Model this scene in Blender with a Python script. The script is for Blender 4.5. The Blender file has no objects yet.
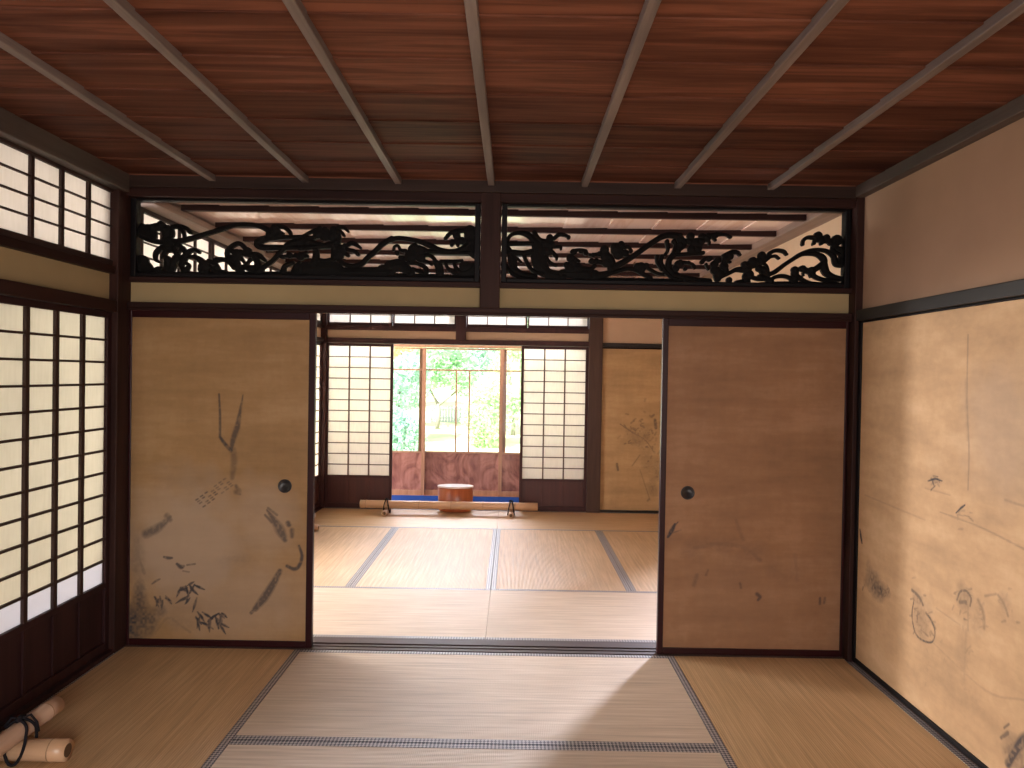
import bpy, bmesh, math, random
import numpy as np
from mathutils import Vector, Matrix, noise

random.seed(7)
SC = bpy.context.scene
COL = SC.collection
R = math.radians

# ------------------------------------------------------------------ camera
CX, CY, CH, FPX = 0.1274, -3.8569, 1.4518, 741.17
YAW, PITCH, ROLL = -0.0012, -0.0119, 0.0165


def cam_axes():
    cy, sy = math.cos(YAW), math.sin(YAW)
    fwd = Vector((0, 1, 0))
    right = Vector((1, 0, 0))
    up = Vector((0, 0, 1))
    m = Matrix.Rotation(-YAW, 3, 'Z') @ Matrix.Rotation(PITCH, 3, 'X')
    fwd, right, up = m @ fwd, m @ right, m @ up
    q = Matrix.Rotation(-ROLL, 3, fwd)      # picture content turned clockwise
    return fwd, q @ right, q @ up


FWD, RIGHT, UP = cam_axes()
cam = bpy.data.cameras.new('camera')
camo = bpy.data.objects.new('camera', cam)
COL.objects.link(camo)
camo.matrix_world = Matrix.Translation((CX, CY, CH)) @ Matrix((RIGHT, UP, -FWD)).transposed().to_4x4()
cam.sensor_fit = 'HORIZONTAL'
cam.sensor_width = 36.0
cam.lens = FPX / 1024 * 36.0
cam.clip_start = 0.05
cam.clip_end = 300
SC.camera = camo


def trace(u, v, axis, val):
    """point of the plane axis=val that a measured photo point falls on"""
    d = FWD + RIGHT * ((u - 512) / FPX) - UP * ((v - 384) / FPX)
    o = Vector((CX, CY, CH))
    return o + d * ((val - o[axis]) / d[axis])


# ------------------------------------------------------------------ materials
def nt(name):
    m = bpy.data.materials.new(name)
    m.use_nodes = True
    t = m.node_tree
    t.nodes.clear()
    out = t.nodes.new('ShaderNodeOutputMaterial')
    return m, t, out


def N(t, kind, **kw):
    n = t.nodes.new(kind)
    for k, v in kw.items():
        if k.startswith('i_'):
            n.inputs[k[2:].replace('_', ' ')].default_value = v
        else:
            setattr(n, k, v)
    return n


def c4(c):
    return (c[0], c[1], c[2], 1)


def srgb(r, g, b):
    f = lambda x: (x / 255 / 12.92) if x / 255 <= .04045 else ((x / 255 + .055) / 1.055) ** 2.4
    return (f(r), f(g), f(b))


def ramp(t, fac, stops):
    n = t.nodes.new('ShaderNodeValToRGB')
    e = n.color_ramp.elements
    while len(e) < len(stops):
        e.new(.5)
    for el, (p, c) in zip(e, stops):
        el.position = p
        el.color = c4(c)
    t.links.new(fac, n.inputs['Fac'])
    return n.outputs['Color']


def coords(t, scale=(1, 1, 1), rot=(0, 0, 0), kind='Object'):
    tc = t.nodes.new('ShaderNodeTexCoord')
    mp = t.nodes.new('ShaderNodeMapping')
    mp.inputs['Scale'].default_value = scale
    mp.inputs['Rotation'].default_value = rot
    t.links.new(tc.outputs[kind], mp.inputs['Vector'])
    return mp.outputs['Vector']


def noise_tex(t, vec, scale, detail=4, rough=.55, dist=0.0):
    n = N(t, 'ShaderNodeTexNoise')
    n.inputs['Scale'].default_value = scale
    n.inputs['Detail'].default_value = detail
    n.inputs['Roughness'].default_value = rough
    n.inputs['Distortion'].default_value = dist
    t.links.new(vec, n.inputs['Vector'])
    return n.outputs['Fac']


def principled(t, out, col, rough=.5, spec=.5, bump=None, bstr=.2, bdist=.002):
    p = N(t, 'ShaderNodeBsdfPrincipled')
    if isinstance(col, (tuple, list)):
        p.inputs['Base Color'].default_value = c4(col)
    else:
        t.links.new(col, p.inputs['Base Color'])
    if isinstance(rough, (int, float)):
        p.inputs['Roughness'].default_value = rough
    else:
        t.links.new(rough, p.inputs['Roughness'])
    p.inputs['Specular IOR Level'].default_value = spec
    if bump is not None:
        b = N(t, 'ShaderNodeBump')
        b.inputs['Strength'].default_value = bstr
        b.inputs['Distance'].default_value = bdist
        t.links.new(bump, b.inputs['Height'])
        t.links.new(b.outputs['Normal'], p.inputs['Normal'])
    t.links.new(p.outputs['BSDF'], out.inputs['Surface'])
    return p


def wood(name, dark, light, grain='x', rough=.5, spec=.4, scale=1.0, contrast=.25):
    m, t, out = nt(name)
    s = {'x': (1.2, 22, 22), 'y': (22, 1.2, 22), 'z': (22, 22, 1.2)}[grain]
    v = coords(t, tuple(k * scale for k in s))
    f = noise_tex(t, v, 1.0, 5, .6, .6)
    v2 = coords(t, (.9, .9, .9))
    f2 = noise_tex(t, v2, 1.3, 3)
    mx = N(t, 'ShaderNodeMath', operation='MULTIPLY_ADD')
    t.links.new(f2, mx.inputs[0])
    mx.inputs[1].default_value = .35
    t.links.new(f, mx.inputs[2])
    col = ramp(t, mx.outputs[0], [(.5 - contrast + .17, dark), (.5 + contrast + .17, light)])
    principled(t, out, col, rough, spec, f, .12, .002)
    return m


def plain(name, col, rough=.6, spec=.3, var=.0, vscale=3.0):
    m, t, out = nt(name)
    if var:
        f = noise_tex(t, coords(t), vscale, 5, .6)
        a = tuple(c * (1 - var) for c in col)
        b = tuple(min(1, c * (1 + var)) for c in col)
        col = ramp(t, f, [(.3, a), (.7, b)])
        principled(t, out, col, rough, spec, f, .1, .002)
    else:
        principled(t, out, col, rough, spec)
    return m


def plaster(name, col):
    m, t, out = nt(name)
    v = coords(t)
    f = noise_tex(t, v, 1.4, 4, .55)
    g = noise_tex(t, v, 160, 2, .6)
    a = tuple(c * .86 for c in col)
    b = tuple(min(1, c * 1.12) for c in col)
    cc = ramp(t, f, [(.3, a), (.7, b)])
    principled(t, out, cc, .9, .15, g, .15, .001)
    return m


def paper_mat(name, col, trans=.62, low=None, zlow=.48):
    """washi: light passes through it"""
    m, t, out = nt(name)
    v = coords(t)
    f = noise_tex(t, v, 2.2, 4, .6)
    a = tuple(c * .93 for c in col)
    cc = ramp(t, f, [(.3, a), (.65, col)])
    fib = noise_tex(t, coords(t, (60, 60, 9)), 1.0, 3)
    mixf = N(t, 'ShaderNodeMix', data_type='RGBA', blend_type='MULTIPLY')
    mixf.inputs['Factor'].default_value = 1
    t.links.new(cc, mixf.inputs['A'])
    t.links.new(ramp(t, fib, [(.35, (.95, .95, .94)), (.6, (1, 1, 1))]), mixf.inputs['B'])
    cc = mixf.outputs['Result']
    if low is not None:        # below zlow the paper takes a whiter colour
        sp = N(t, 'ShaderNodeSeparateXYZ')
        t.links.new(v, sp.inputs[0])
        lt = N(t, 'ShaderNodeMath', operation='LESS_THAN')
        t.links.new(sp.outputs['Z'], lt.inputs[0])
        lt.inputs[1].default_value = zlow
        ml = N(t, 'ShaderNodeMix', data_type='RGBA')
        t.links.new(lt.outputs[0], ml.inputs['Factor'])
        t.links.new(cc, ml.inputs['A'])
        ml.inputs['B'].default_value = c4(low)
        cc = ml.outputs['Result']
    d = N(t, 'ShaderNodeBsdfDiffuse')
    tr = N(t, 'ShaderNodeBsdfTranslucent')
    t.links.new(cc, d.inputs['Color'])
    t.links.new(cc, tr.inputs['Color'])
    mx = N(t, 'ShaderNodeMixShader')
    mx.inputs[0].default_value = trans
    t.links.new(d.outputs[0], mx.inputs[1])
    t.links.new(tr.outputs[0], mx.inputs[2])
    t.links.new(mx.outputs[0], out.inputs['Surface'])
    return m


def tatami_mat(name, base, hi):
    m, t, out = nt(name)
    v = coords(t)
    st = noise_tex(t, coords(t, (2.2, 60, 1)), 1.0, 4, .6)      # long rushes
    pt = noise_tex(t, v, 1.6, 3)
    w = N(t, 'ShaderNodeTexWave', wave_type='BANDS', bands_direction='Y')
    w.inputs['Scale'].default_value = 33.0
    w.inputs['Distortion'].default_value = .6
    w.inputs['Detail'].default_value = 1.0
    w.inputs['Detail Scale'].default_value = .4
    t.links.new(v, w.inputs['Vector'])
    w2 = N(t, 'ShaderNodeTexWave', wave_type='BANDS', bands_direction='X')
    w2.inputs['Scale'].default_value = 42.0
    t.links.new(v, w2.inputs['Vector'])
    mul = N(t, 'ShaderNodeMath', operation='MULTIPLY')
    t.links.new(w.outputs['Fac'], mul.inputs[0])
    ad = N(t, 'ShaderNodeMath', operation='MULTIPLY_ADD')
    t.links.new(w2.outputs['Fac'], ad.inputs[0])
    ad.inputs[1].default_value = .25
    ad.inputs[2].default_value = .75
    t.links.new(ad.outputs[0], mul.inputs[1])
    a = tuple(c * .78 for c in base)
    col = ramp(t, st, [(.3, a), (.5, base), (.72, hi)])
    mx = N(t, 'ShaderNodeMix', data_type='RGBA', blend_type='MULTIPLY')
    mx.inputs['Factor'].default_value = 1
    t.links.new(col, mx.inputs['A'])
    t.links.new(ramp(t, pt, [(.3, (.88, .87, .85)), (.7, (1, 1, 1))]), mx.inputs['B'])
    mx2 = N(t, 'ShaderNodeMix', data_type='RGBA', blend_type='MULTIPLY')
    mx2.inputs['Factor'].default_value = 1
    t.links.new(mx.outputs['Result'], mx2.inputs['A'])
    t.links.new(ramp(t, mul.outputs[0], [(0, (.89, .88, .86)), (.6, (1, 1, 1))]), mx2.inputs['B'])
    p = principled(t, out, mx2.outputs['Result'], .40, .75, mul.outputs[0], .4, .004)
    return m


def heri_mat(name):
    """woven edging cloth with a small lozenge pattern"""
    m, t, out = nt(name)
    v = coords(t, (1, 1, 1), (0, 0, R(45)))
    ck = N(t, 'ShaderNodeTexChecker')
    ck.inputs['Scale'].default_value = 95
    ck.inputs['Color1'].default_value = c4((.035, .035, .05))
    ck.inputs['Color2'].default_value = c4((.42, .39, .38))
    t.links.new(v, ck.inputs['Vector'])
    principled(t, out, ck.outputs['Color'], .45, .8)
    return m


def painted_paper(name, base, hi, ink=(.032, .031, .038), pale=None):
    """old gold-toned paper; the brush drawing is stored as the colour layer 'ink'"""
    m, t, out = nt(name)
    v = coords(t)
    f1 = noise_tex(t, coords(t, (.5, 1, 3.2)), 2.2, 6, .62)     # horizontal bands of old paper
    f2 = noise_tex(t, coords(t, (7, 1, .5)), 1.0, 4)            # vertical streaks
    f3 = noise_tex(t, v, 26, 3, .6)
    ad = N(t, 'ShaderNodeMath', operation='MULTIPLY_ADD')
    t.links.new(f2, ad.inputs[0])
    ad.inputs[1].default_value = .3
    t.links.new(f1, ad.inputs[2])
    ad2 = N(t, 'ShaderNodeMath', operation='MULTIPLY_ADD')
    t.links.new(f3, ad2.inputs[0])
    ad2.inputs[1].default_value = .22
    t.links.new(ad.outputs[0], ad2.inputs[2])
    a = tuple(c * .74 for c in base)
    col = ramp(t, ad2.outputs[0], [(.5, a), (.78, base), (1.0, hi)])
    att = N(t, 'ShaderNodeAttribute', attribute_name='ink')
    sp = N(t, 'ShaderNodeSeparateColor')
    t.links.new(att.outputs['Color'], sp.inputs[0])
    mx = N(t, 'ShaderNodeMix', data_type='RGBA')
    t.links.new(sp.outputs['Green'], mx.inputs['Factor'])
    t.links.new(col, mx.inputs['A'])
    mx.inputs['B'].default_value = c4(pale or (.40, .31, .24))
    mx2 = N(t, 'ShaderNodeMix', data_type='RGBA')
    t.links.new(sp.outputs['Red'], mx2.inputs['Factor'])
    t.links.new(mx.outputs['Result'], mx2.inputs['A'])
    mx2.inputs['B'].default_value = c4(ink)
    principled(t, out, mx2.outputs['Result'], .62, .3, f3, .06, .001)
    return m


def glass_mat(name):
    m, t, out = nt(name)
    tr = N(t, 'ShaderNodeBsdfTransparent')
    tr.inputs[0].default_value = (.97, .985, .98, 1)
    gl = N(t, 'ShaderNodeBsdfGlossy')
    gl.inputs['Roughness'].default_value = .02
    fr = N(t, 'ShaderNodeFresnel')
    fr.inputs['IOR'].default_value = 1.35
    mx = N(t, 'ShaderNodeMixShader')
    t.links.new(fr.outputs[0], mx.inputs[0])
    t.links.new(tr.outputs[0], mx.inputs[1])
    t.links.new(gl.outputs[0], mx.inputs[2])
    t.links.new(mx.outputs[0], out.inputs['Surface'])
    return m


def leaf_mat(name, a, b):
    m, t, out = nt(name)
    f = noise_tex(t, coords(t), 1.7, 3)
    col = ramp(t, f, [(.35, a), (.65, b)])
    d = N(t, 'ShaderNodeBsdfDiffuse')
    tr = N(t, 'ShaderNodeBsdfTranslucent')
    t.links.new(col, d.inputs[0])
    t.links.new(col, tr.inputs[0])
    mx = N(t, 'ShaderNodeMixShader')
    mx.inputs[0].default_value = .4
    t.links.new(d.outputs[0], mx.inputs[1])
    t.links.new(tr.outputs[0], mx.inputs[2])
    t.links.new(mx.outputs[0], out.inputs['Surface'])
    return m


def ceiling_boards(name, axis, pitch, off, dark, light, rough=.3, spec=.5, coat=0):
    """stained cedar boards; colour changes from board to board across AXIS"""
    m, t, out = nt(name)
    v = coords(t)
    sp = N(t, 'ShaderNodeSeparateXYZ')
    t.links.new(v, sp.inputs[0])
    q = N(t, 'ShaderNodeMath', operation='MULTIPLY_ADD')
    t.links.new(sp.outputs[axis], q.inputs[0])
    q.inputs[1].default_value = 1 / pitch
    q.inputs[2].default_value = off
    fl = N(t, 'ShaderNodeMath', operation='FLOOR')
    t.links.new(q.outputs[0], fl.inputs[0])
    wn = N(t, 'ShaderNodeTexWhiteNoise', noise_dimensions='1D')
    t.links.new(fl.outputs[0], wn.inputs['W'])
    s = (1.0, 16, 16) if axis == 'Y' else (16, 1.0, 16)
    # each board starts its grain elsewhere
    cx = N(t, 'ShaderNodeVectorMath', operation='MULTIPLY_ADD')
    t.links.new(wn.outputs['Color'], cx.inputs[0])
    cx.inputs[1].default_value = (9, 9, 9)
    mp = coords(t, s)
    t.links.new(mp, cx.inputs[2])
    f = noise_tex(t, cx.outputs[0], 1.0, 6, .62, .8)
    f2 = noise_tex(t, coords(t, (.8, 2.5, 1) if axis == 'Y' else (2.5, .8, 1)), 1.0, 2)
    a1 = N(t, 'ShaderNodeMath', operation='MULTIPLY_ADD')
    t.links.new(wn.outputs['Value'], a1.inputs[0])
    a1.inputs[1].default_value = .36
    t.links.new(f, a1.inputs[2])
    a2 = N(t, 'ShaderNodeMath', operation='MULTIPLY_ADD')
    t.links.new(f2, a2.inputs[0])
    a2.inputs[1].default_value = .35
    t.links.new(a1.outputs[0], a2.inputs[2])
    col = ramp(t, a2.outputs[0], [(.55, dark), (.85, tuple((x + y) / 2 for x, y in zip(dark, light))), (1.0, light)])
    p = principled(t, out, col, rough, spec, f, .02 if coat else .08, .002)
    p.inputs['Coat Weight'].default_value = coat
    p.inputs['Coat Roughness'].default_value = .14
    p.inputs['Coat IOR'].default_value = 1.6
    return m


M = {}
M['beam'] = wood('beam_wood', (.014, .0055, .0047), (.036, .0145, .012), 'x', .55, .15)
M['beam_y'] = wood('beam_wood_lengthwise', (.014, .0055, .0047), (.036, .0145, .012), 'y', .55, .15)
M['post'] = wood('post_wood', (.017, .007, .006), (.044, .019, .0155), 'z', .55, .15)
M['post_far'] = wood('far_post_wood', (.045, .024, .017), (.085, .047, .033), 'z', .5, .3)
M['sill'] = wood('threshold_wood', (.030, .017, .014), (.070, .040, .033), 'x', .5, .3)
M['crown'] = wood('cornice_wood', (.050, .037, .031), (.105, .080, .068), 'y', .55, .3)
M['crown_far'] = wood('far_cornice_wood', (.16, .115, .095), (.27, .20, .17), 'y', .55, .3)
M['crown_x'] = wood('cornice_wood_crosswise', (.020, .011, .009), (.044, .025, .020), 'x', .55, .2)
M['batten'] = wood('batten_wood', (.10, .080, .073), (.24, .195, .18), 'y', .5, .4)
M['batten_x'] = wood('far_batten_wood', (.014, .006, .006), (.034, .015, .014), 'x', .6, .15)
M['boards'] = ceiling_boards('ceiling_boards', 'Y', .29, 0.17, (.036, .0112, .008), (.215, .086, .053), .6, .06)
M['boards_far'] = ceiling_boards('far_ceiling_boards', 'X', .286, .5, (.70, .49, .44), (.88, .71, .67), .25, 1.0, .9)  # reddish boards whitened: part of the window sheen is put into the colour
M['lacquer'] = plain('red_black_lacquer', (.022, .0035, .0045), .35, .22)
M['black'] = plain('black_lacquer', (.0055, .0045, .0055), .5, .15)
M['ranma'] = plain('black_carved_wood', (.0055, .005, .005), .7, .12)
M['rail'] = wood('black_rail', (.010, .009, .0085), (.026, .023, .020), 'y', .45, .4)
M['koshi'] = wood('wainscot_wood', (.016, .0055, .0065), (.034, .012, .013), 'z', .5, .2)
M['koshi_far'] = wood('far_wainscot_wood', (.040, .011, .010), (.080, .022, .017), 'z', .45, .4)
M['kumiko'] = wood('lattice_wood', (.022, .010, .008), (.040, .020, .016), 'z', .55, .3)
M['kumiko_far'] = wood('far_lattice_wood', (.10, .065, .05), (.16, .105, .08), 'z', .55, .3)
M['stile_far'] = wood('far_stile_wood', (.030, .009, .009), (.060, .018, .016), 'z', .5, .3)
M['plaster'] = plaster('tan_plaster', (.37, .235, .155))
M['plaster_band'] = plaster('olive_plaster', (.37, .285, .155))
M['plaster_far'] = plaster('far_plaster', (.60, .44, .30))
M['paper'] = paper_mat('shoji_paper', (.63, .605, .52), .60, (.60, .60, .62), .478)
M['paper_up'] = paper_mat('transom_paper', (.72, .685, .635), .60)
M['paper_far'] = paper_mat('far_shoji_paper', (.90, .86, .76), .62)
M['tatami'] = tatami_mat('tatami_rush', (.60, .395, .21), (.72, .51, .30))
M['tatami_sheen'] = tatami_mat('sheen_tatami_rush', (.69, .565, .435), (.80, .69, .57))  # same rush, lightened: window sheen on the crosswise mats painted into the colour
M['heri'] = heri_mat('tatami_edging')
M['gold'] = painted_paper('gold_paper', (.31, .185, .083), (.38, .24, .12))
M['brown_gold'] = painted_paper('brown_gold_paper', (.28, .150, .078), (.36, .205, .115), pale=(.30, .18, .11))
M['gold_wall'] = painted_paper('gold_wall_paper', (.54, .345, .185), (.64, .43, .245))
M['gold_far'] = painted_paper('far_gold_paper', (.47, .31, .15), (.56, .39, .20))
M['iron'] = plain('dark_iron', (.012, .011, .013), .4, .5)
M['bamboo'] = wood('pale_bamboo', (.44, .27, .155), (.62, .41, .26), 'x', .35, .5, .6)
M['bamboo_y'] = wood('pale_bamboo_lengthwise', (.40, .26, .18), (.60, .43, .33), 'y', .35, .5, .6)
M['node'] = plain('bamboo_joint', (.30, .19, .11), .5, .3)
M['hollow'] = plain('bamboo_hollow', (.10, .06, .035), .8, .1)
M['rope'] = plain('black_rope', (.012, .011, .014), .85, .1)
M['tub'] = wood('red_tub_wood', (.26, .060, .020), (.46, .135, .046), 'z', .3, .5, .8)
M['tub_hoop'] = wood('tub_hoop_wood', (.22, .075, .03), (.36, .14, .06), 'x', .4, .4)
M['tub_lid'] = plain('tub_lid_sky_sheen', (.72, .66, .64), .3, .5)  # sky reflection on the tub top is put into this pale colour
M['blue'] = plain('blue_felt', (.018, .075, .36), .9, .1, .15, 20)
M['deck'] = wood('veranda_boards', (.24, .15, .09), (.38, .26, .17), 'x', .35, .5)
M['deck_y'] = wood('veranda_boards_lengthwise', (.24, .15, .09), (.38, .26, .17), 'y', .35, .5)
M['soffit'] = wood('soffit_boards', (.40, .28, .16), (.56, .42, .26), 'x', .6, .3)
M['sash'] = wood('glass_door_wood', (.34, .17, .10), (.54, .30, .19), 'z', .4, .4)
M['burl'] = None
M['glass'] = glass_mat('window_glass')
M['bark'] = wood('tree_bark', (.20, .18, .16), (.34, .31, .28), 'z', .9, .1)
M['lawn'] = plain('lawn', (.62, .69, .42), .95, .1, .25, 1.2)
M['gravel'] = plain('grey_gravel', (.26, .25, .25), .95, .1, .2, 30)
M['leaf_a'] = leaf_mat('yellow_green_leaves', (.50, .70, .44), (.68, .79, .54))
M['leaf_b'] = leaf_mat('green_leaves', (.38, .62, .42), (.60, .76, .54))
M['leaf_c'] = leaf_mat('blue_green_leaves', (.40, .60, .52), (.58, .74, .62))
M['leaf_d'] = leaf_mat('golden_leaves', (.78, .72, .36), (.86, .80, .48))
M['fence'] = wood('grey_garden_fence', (.50, .50, .54), (.62, .62, .68), 'z', .8, .1)
M['roof'] = plain('roof_underside', (.20, .14, .10), .8, .1)


def burl():
    m, t, out = nt('figured_panel_wood')
    v = coords(t, (2.2, 1, 1.6))
    f = noise_tex(t, v, 1.6, 4, .55, 2.2)
    f2 = noise_tex(t, coords(t, (18, 1, 1.5)), 1.0, 4)
    ad = N(t, 'ShaderNodeMath', operation='MULTIPLY_ADD')
    t.links.new(f2, ad.inputs[0])
    ad.inputs[1].default_value = .3
    t.links.new(f, ad.inputs[2])
    col = ramp(t, ad.outputs[0], [(.46, (.14, .045, .035)), (.6, (.30, .12, .09)), (.75, (.46, .21, .16))])
    principled(t, out, col, .35, .5, f, .1, .002)
    return m


M['burl'] = burl()


# ------------------------------------------------------------------ builders
def root_loc(o):
    return o.matrix_basis.translation if o is not None else Vector((0, 0, 0))


def thing(name, label, cat, loc=(0, 0, 0), rz=0.0, group=None):
    o = bpy.data.objects.new(name, None)
    COL.objects.link(o)
    o.empty_display_size = .1
    o.location = loc
    o.rotation_euler = (0, 0, rz)
    o['label'] = label
    o['category'] = cat
    o['kind'] = 'thing'
    if group:
        o['group'] = group
    return o


def finish(name, bm, mat, parent=None, bevel=0.0, smooth=False, local=False, label=None):
    """link a bmesh as one object; coordinates are world unless LOCAL"""
    bmesh.ops.recalc_face_normals(bm, faces=bm.faces)
    me = bpy.data.meshes.new(name)
    bm.to_mesh(me)
    bm.free()
    o = bpy.data.objects.new(name, me)
    COL.objects.link(o)
    me.materials.append(mat)
    if parent is not None:
        o.parent = parent
        if not local:
            off = Vector((0, 0, 0))
            q = parent
            while q is not None:
                off += q.location
                q = q.parent
            me.transform(Matrix.Translation(-off))
    if smooth:
        for p in me.polygons:
            p.use_smooth = True
    if bevel:
        b = o.modifiers.new('edge', 'BEVEL')
        b.width = bevel
        b.segments = 2
        b.limit_method = 'ANGLE'
        b.angle_limit = R(50)
    if label:
        o['label'] = label
    return o


def tag(o, label, cat, group=None):
    o['label'] = label
    o['category'] = cat
    o['kind'] = 'thing'
    if group:
        o['group'] = group
    return o


def struct(o):
    o['kind'] = 'structure'
    return o


def box(bm, x0, x1, y0, y1, z0, z1):
    vs = [bm.verts.new(p) for p in ((x0, y0, z0), (x1, y0, z0), (x1, y1, z0), (x0, y1, z0),
                                    (x0, y0, z1), (x1, y0, z1), (x1, y1, z1), (x0, y1, z1))]
    for f in ((0, 3, 2, 1), (4, 5, 6, 7), (0, 1, 5, 4), (1, 2, 6, 5), (2, 3, 7, 6), (3, 0, 4, 7)):
        bm.faces.new([vs[i] for i in f])


def boxes(*bs):
    bm = bmesh.new()
    for b in bs:
        box(bm, *b)
    return bm


def tube(bm, pts, rad, seg=12, cap=True):
    """round bar along pts; rad is one radius or one per point"""
    pts = [Vector(p) for p in pts]
    n = len(pts)
    rs = rad if isinstance(rad, (list, tuple)) else [rad] * n
    rings = []
    ref = None
    for i, p in enumerate(pts):
        d = (pts[min(i + 1, n - 1)] - pts[max(i - 1, 0)]).normalized()
        if ref is None:
            ref = Vector((0, 0, 1)) if abs(d.z) < .9 else Vector((1, 0, 0))
        a = d.cross(ref).normalized()
        b = a.cross(d).normalized()
        ref = b
        rings.append([bm.verts.new(p + (a * math.cos(2 * math.pi * k / seg) + b * math.sin(2 * math.pi * k / seg)) * rs[i])
                      for k in range(seg)])
    for i in range(n - 1):
        for k in range(seg):
            bm.faces.new((rings[i][k], rings[i][(k + 1) % seg], rings[i + 1][(k + 1) % seg], rings[i + 1][k]))
    if cap:
        bm.faces.new(rings[0][::-1])
        bm.faces.new(rings[-1])


def lathe(bm, prof, centre, axis='z', seg=40):
    """profile of (radius, height) turned about AXIS through centre"""
    c = Vector(centre)
    rings = []
    for r, h in prof:
        ring = []
        for k in range(seg):
            a = 2 * math.pi * k / seg
            if axis == 'z':
                p = Vector((r * math.cos(a), r * math.sin(a), h))
            else:
                p = Vector((r * math.cos(a), h, r * math.sin(a)))
            ring.append(bm.verts.new(c + p))
        rings.append(ring)
    for i in range(len(rings) - 1):
        for k in range(seg):
            bm.faces.new((rings[i][k], rings[i][(k + 1) % seg], rings[i + 1][(k + 1) % seg], rings[i + 1][k]))
    bm.faces.new(rings[0][::-1])
    bm.faces.new(rings[-1])


TRIM = [0]


def trim(bm, mat, bevel=.004):
    TRIM[0] += 1
    return struct(finish('trim_%d' % TRIM[0], bm, mat, None, bevel))


# ------------------------------------------------------------------ room shell
XW = 1.91          # half width of both rooms
YB = 4.06          # back wall of the far room
ZC = 2.452         # front ceiling boards
ZD = 2.405         # far ceiling boards

# under-floor and floors out of sight
struct(finish('floor', boxes((-2.0, 2.0, -5.2, YB + .14, -.16, -.062)), M['deck']))
struct(finish('floor_rear', boxes((-XW, XW, -5.2, -1.935, -.06, 0.0)), M['tatami']))
struct(finish('floor_veranda_back', boxes((-4.2, 1.98, YB + .142, 5.14, -.16, -.012)), M['deck']))
struct(finish('floor_veranda_left', boxes((-3.0, -2.002, -5.2, YB + .14, -.16, -.012)), M['deck_y']))
struct(finish('floor_corridor', boxes((2.002, 4.2, -.3, 4.3, -.16, -.012)), M['deck_y']))
struct(finish('floor_ground', boxes((-60, 60, -12, 10, -1.4, -.62)), M['gravel']))

# ceilings with their battens; lapped boards give each joint a small step
def lapped(bm, axis, a0, a1, pitch, off, lo, hi, z):
    k0 = math.floor(a0 / pitch + off)
    k = k0
    while (k - off) * pitch < a1:
        s, e = max((k - off) * pitch, a0), min((k + 1 - off) * pitch, a1)
        if e - s > .01:
            # one board: thin wedge, low at its start edge
            zs, ze = z - .006, z
            if axis == 'Y':
                pts = [(lo, s, zs), (hi, s, zs), (hi, e, ze), (lo, e, ze)]
            else:
                pts = [(s, lo, zs), (e, lo, ze), (e, hi, ze), (s, hi, zs)]
            low = [bm.verts.new(p) for p in pts]
            top = [bm.verts.new((p[0], p[1], z + .04)) for p in pts]
            bm.faces.new(low)
            bm.faces.new(top[::-1])
            for i in range(4):
                bm.faces.new((low[i], top[i], top[(i + 1) % 4], low[(i + 1) % 4]))
        k += 1


bm = bmesh.new()
lapped(bm, 'Y', -5.2, .10, .29, .17, -2.0, 2.0, ZC)
ceil = struct(finish('ceiling', bm, M['boards']))
for i in range(-3, 4):
    x = i * .4775
    finish('batten', boxes((x - .017, x + .017, -5.2, .0, ZC - .030, ZC + .004)), M['batten'], ceil, .003)
bm = bmesh.new()
lapped(bm, 'X', -2.0, 2.0, .286, .5, .10, YB + .02, ZD)
ceil2 = struct(finish('ceiling_far', bm, M['boards_far']))
for k in range(8):
    y = .435 + .488 * k
    finish('batten', boxes((-1.80, 1.80, y - .018, y + .018, ZD - .036, ZD + .004)), M['batten_x'], ceil2, .003)

# the roof above everything, with eaves over the verandas
struct(finish('roof', boxes((-3.3, 4.4, -5.4, 5.35, 2.56, 2.68)), M['roof']))
struct(finish('ceiling_veranda_back', boxes((-3.2, 1.98, YB + .142, 5.30, 2.50, 2.555)), M['soffit']))
struct(finish('ceiling_veranda_left', boxes((-3.2, -2.002, -5.3, YB + .14, 2.50, 2.555)), M['soffit']))
struct(finish('ceiling_corridor', boxes((2.002, 4.2, -.3, 4.3, 2.42, 2.555)), M['soffit']))

# ---- left wall, front room (X = -1.91)
struct(finish('wall_left', boxes((-1.99, -1.925, -5.2, -.10, 1.79, 1.94)), M['plaster_band']))
trim(boxes((-1.98, -1.882, -5.2, -.10, 1.737, 1.797)), M['beam_y'])                # head rail above the shoji
trim(boxes((-1.98, -1.893, -5.2, -.10, 1.932, 1.972)), M['beam_y'])                # sill of the transom
trim(boxes((-2.0, -1.855, -5.2, -.045, 2.358, 2.45)), M['crown'])                  # cornice
trim(boxes((-1.985, -1.885, -5.2, -.10, -.06, .022)), M['koshi'])                  # floor sill
trim(boxes((-1.99, -1.882, -.097, .10, -.06, 2.44)), M['post'])                    # corner post
trim(boxes((-1.99, -1.895, -1.962, -1.872, -.06, 2.44)), M['post'])                # next post of the wall
# ---- left wall, far room
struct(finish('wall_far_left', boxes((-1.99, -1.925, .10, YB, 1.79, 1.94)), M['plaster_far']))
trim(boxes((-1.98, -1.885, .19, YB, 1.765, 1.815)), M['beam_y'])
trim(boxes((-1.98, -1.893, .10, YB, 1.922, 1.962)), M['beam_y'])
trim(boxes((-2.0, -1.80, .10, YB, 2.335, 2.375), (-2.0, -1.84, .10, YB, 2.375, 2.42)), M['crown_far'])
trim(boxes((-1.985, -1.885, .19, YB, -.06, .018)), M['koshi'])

# ---- right wall
struct(finish('wall_right', boxes((1.916, 2.0, -5.2, .02, -.06, 2.5)), M['plaster']))
trim(boxes((1.884, 1.92, -5.2, -.03, 1.758, 1.815)), M['rail'])
trim(boxes((1.868, 1.92, -5.2, -.03, 2.392, 2.45)), M['crown'])
trim(boxes((1.878, 1.99, -.045, .10, -.06, 2.44)), M['post'])
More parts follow.
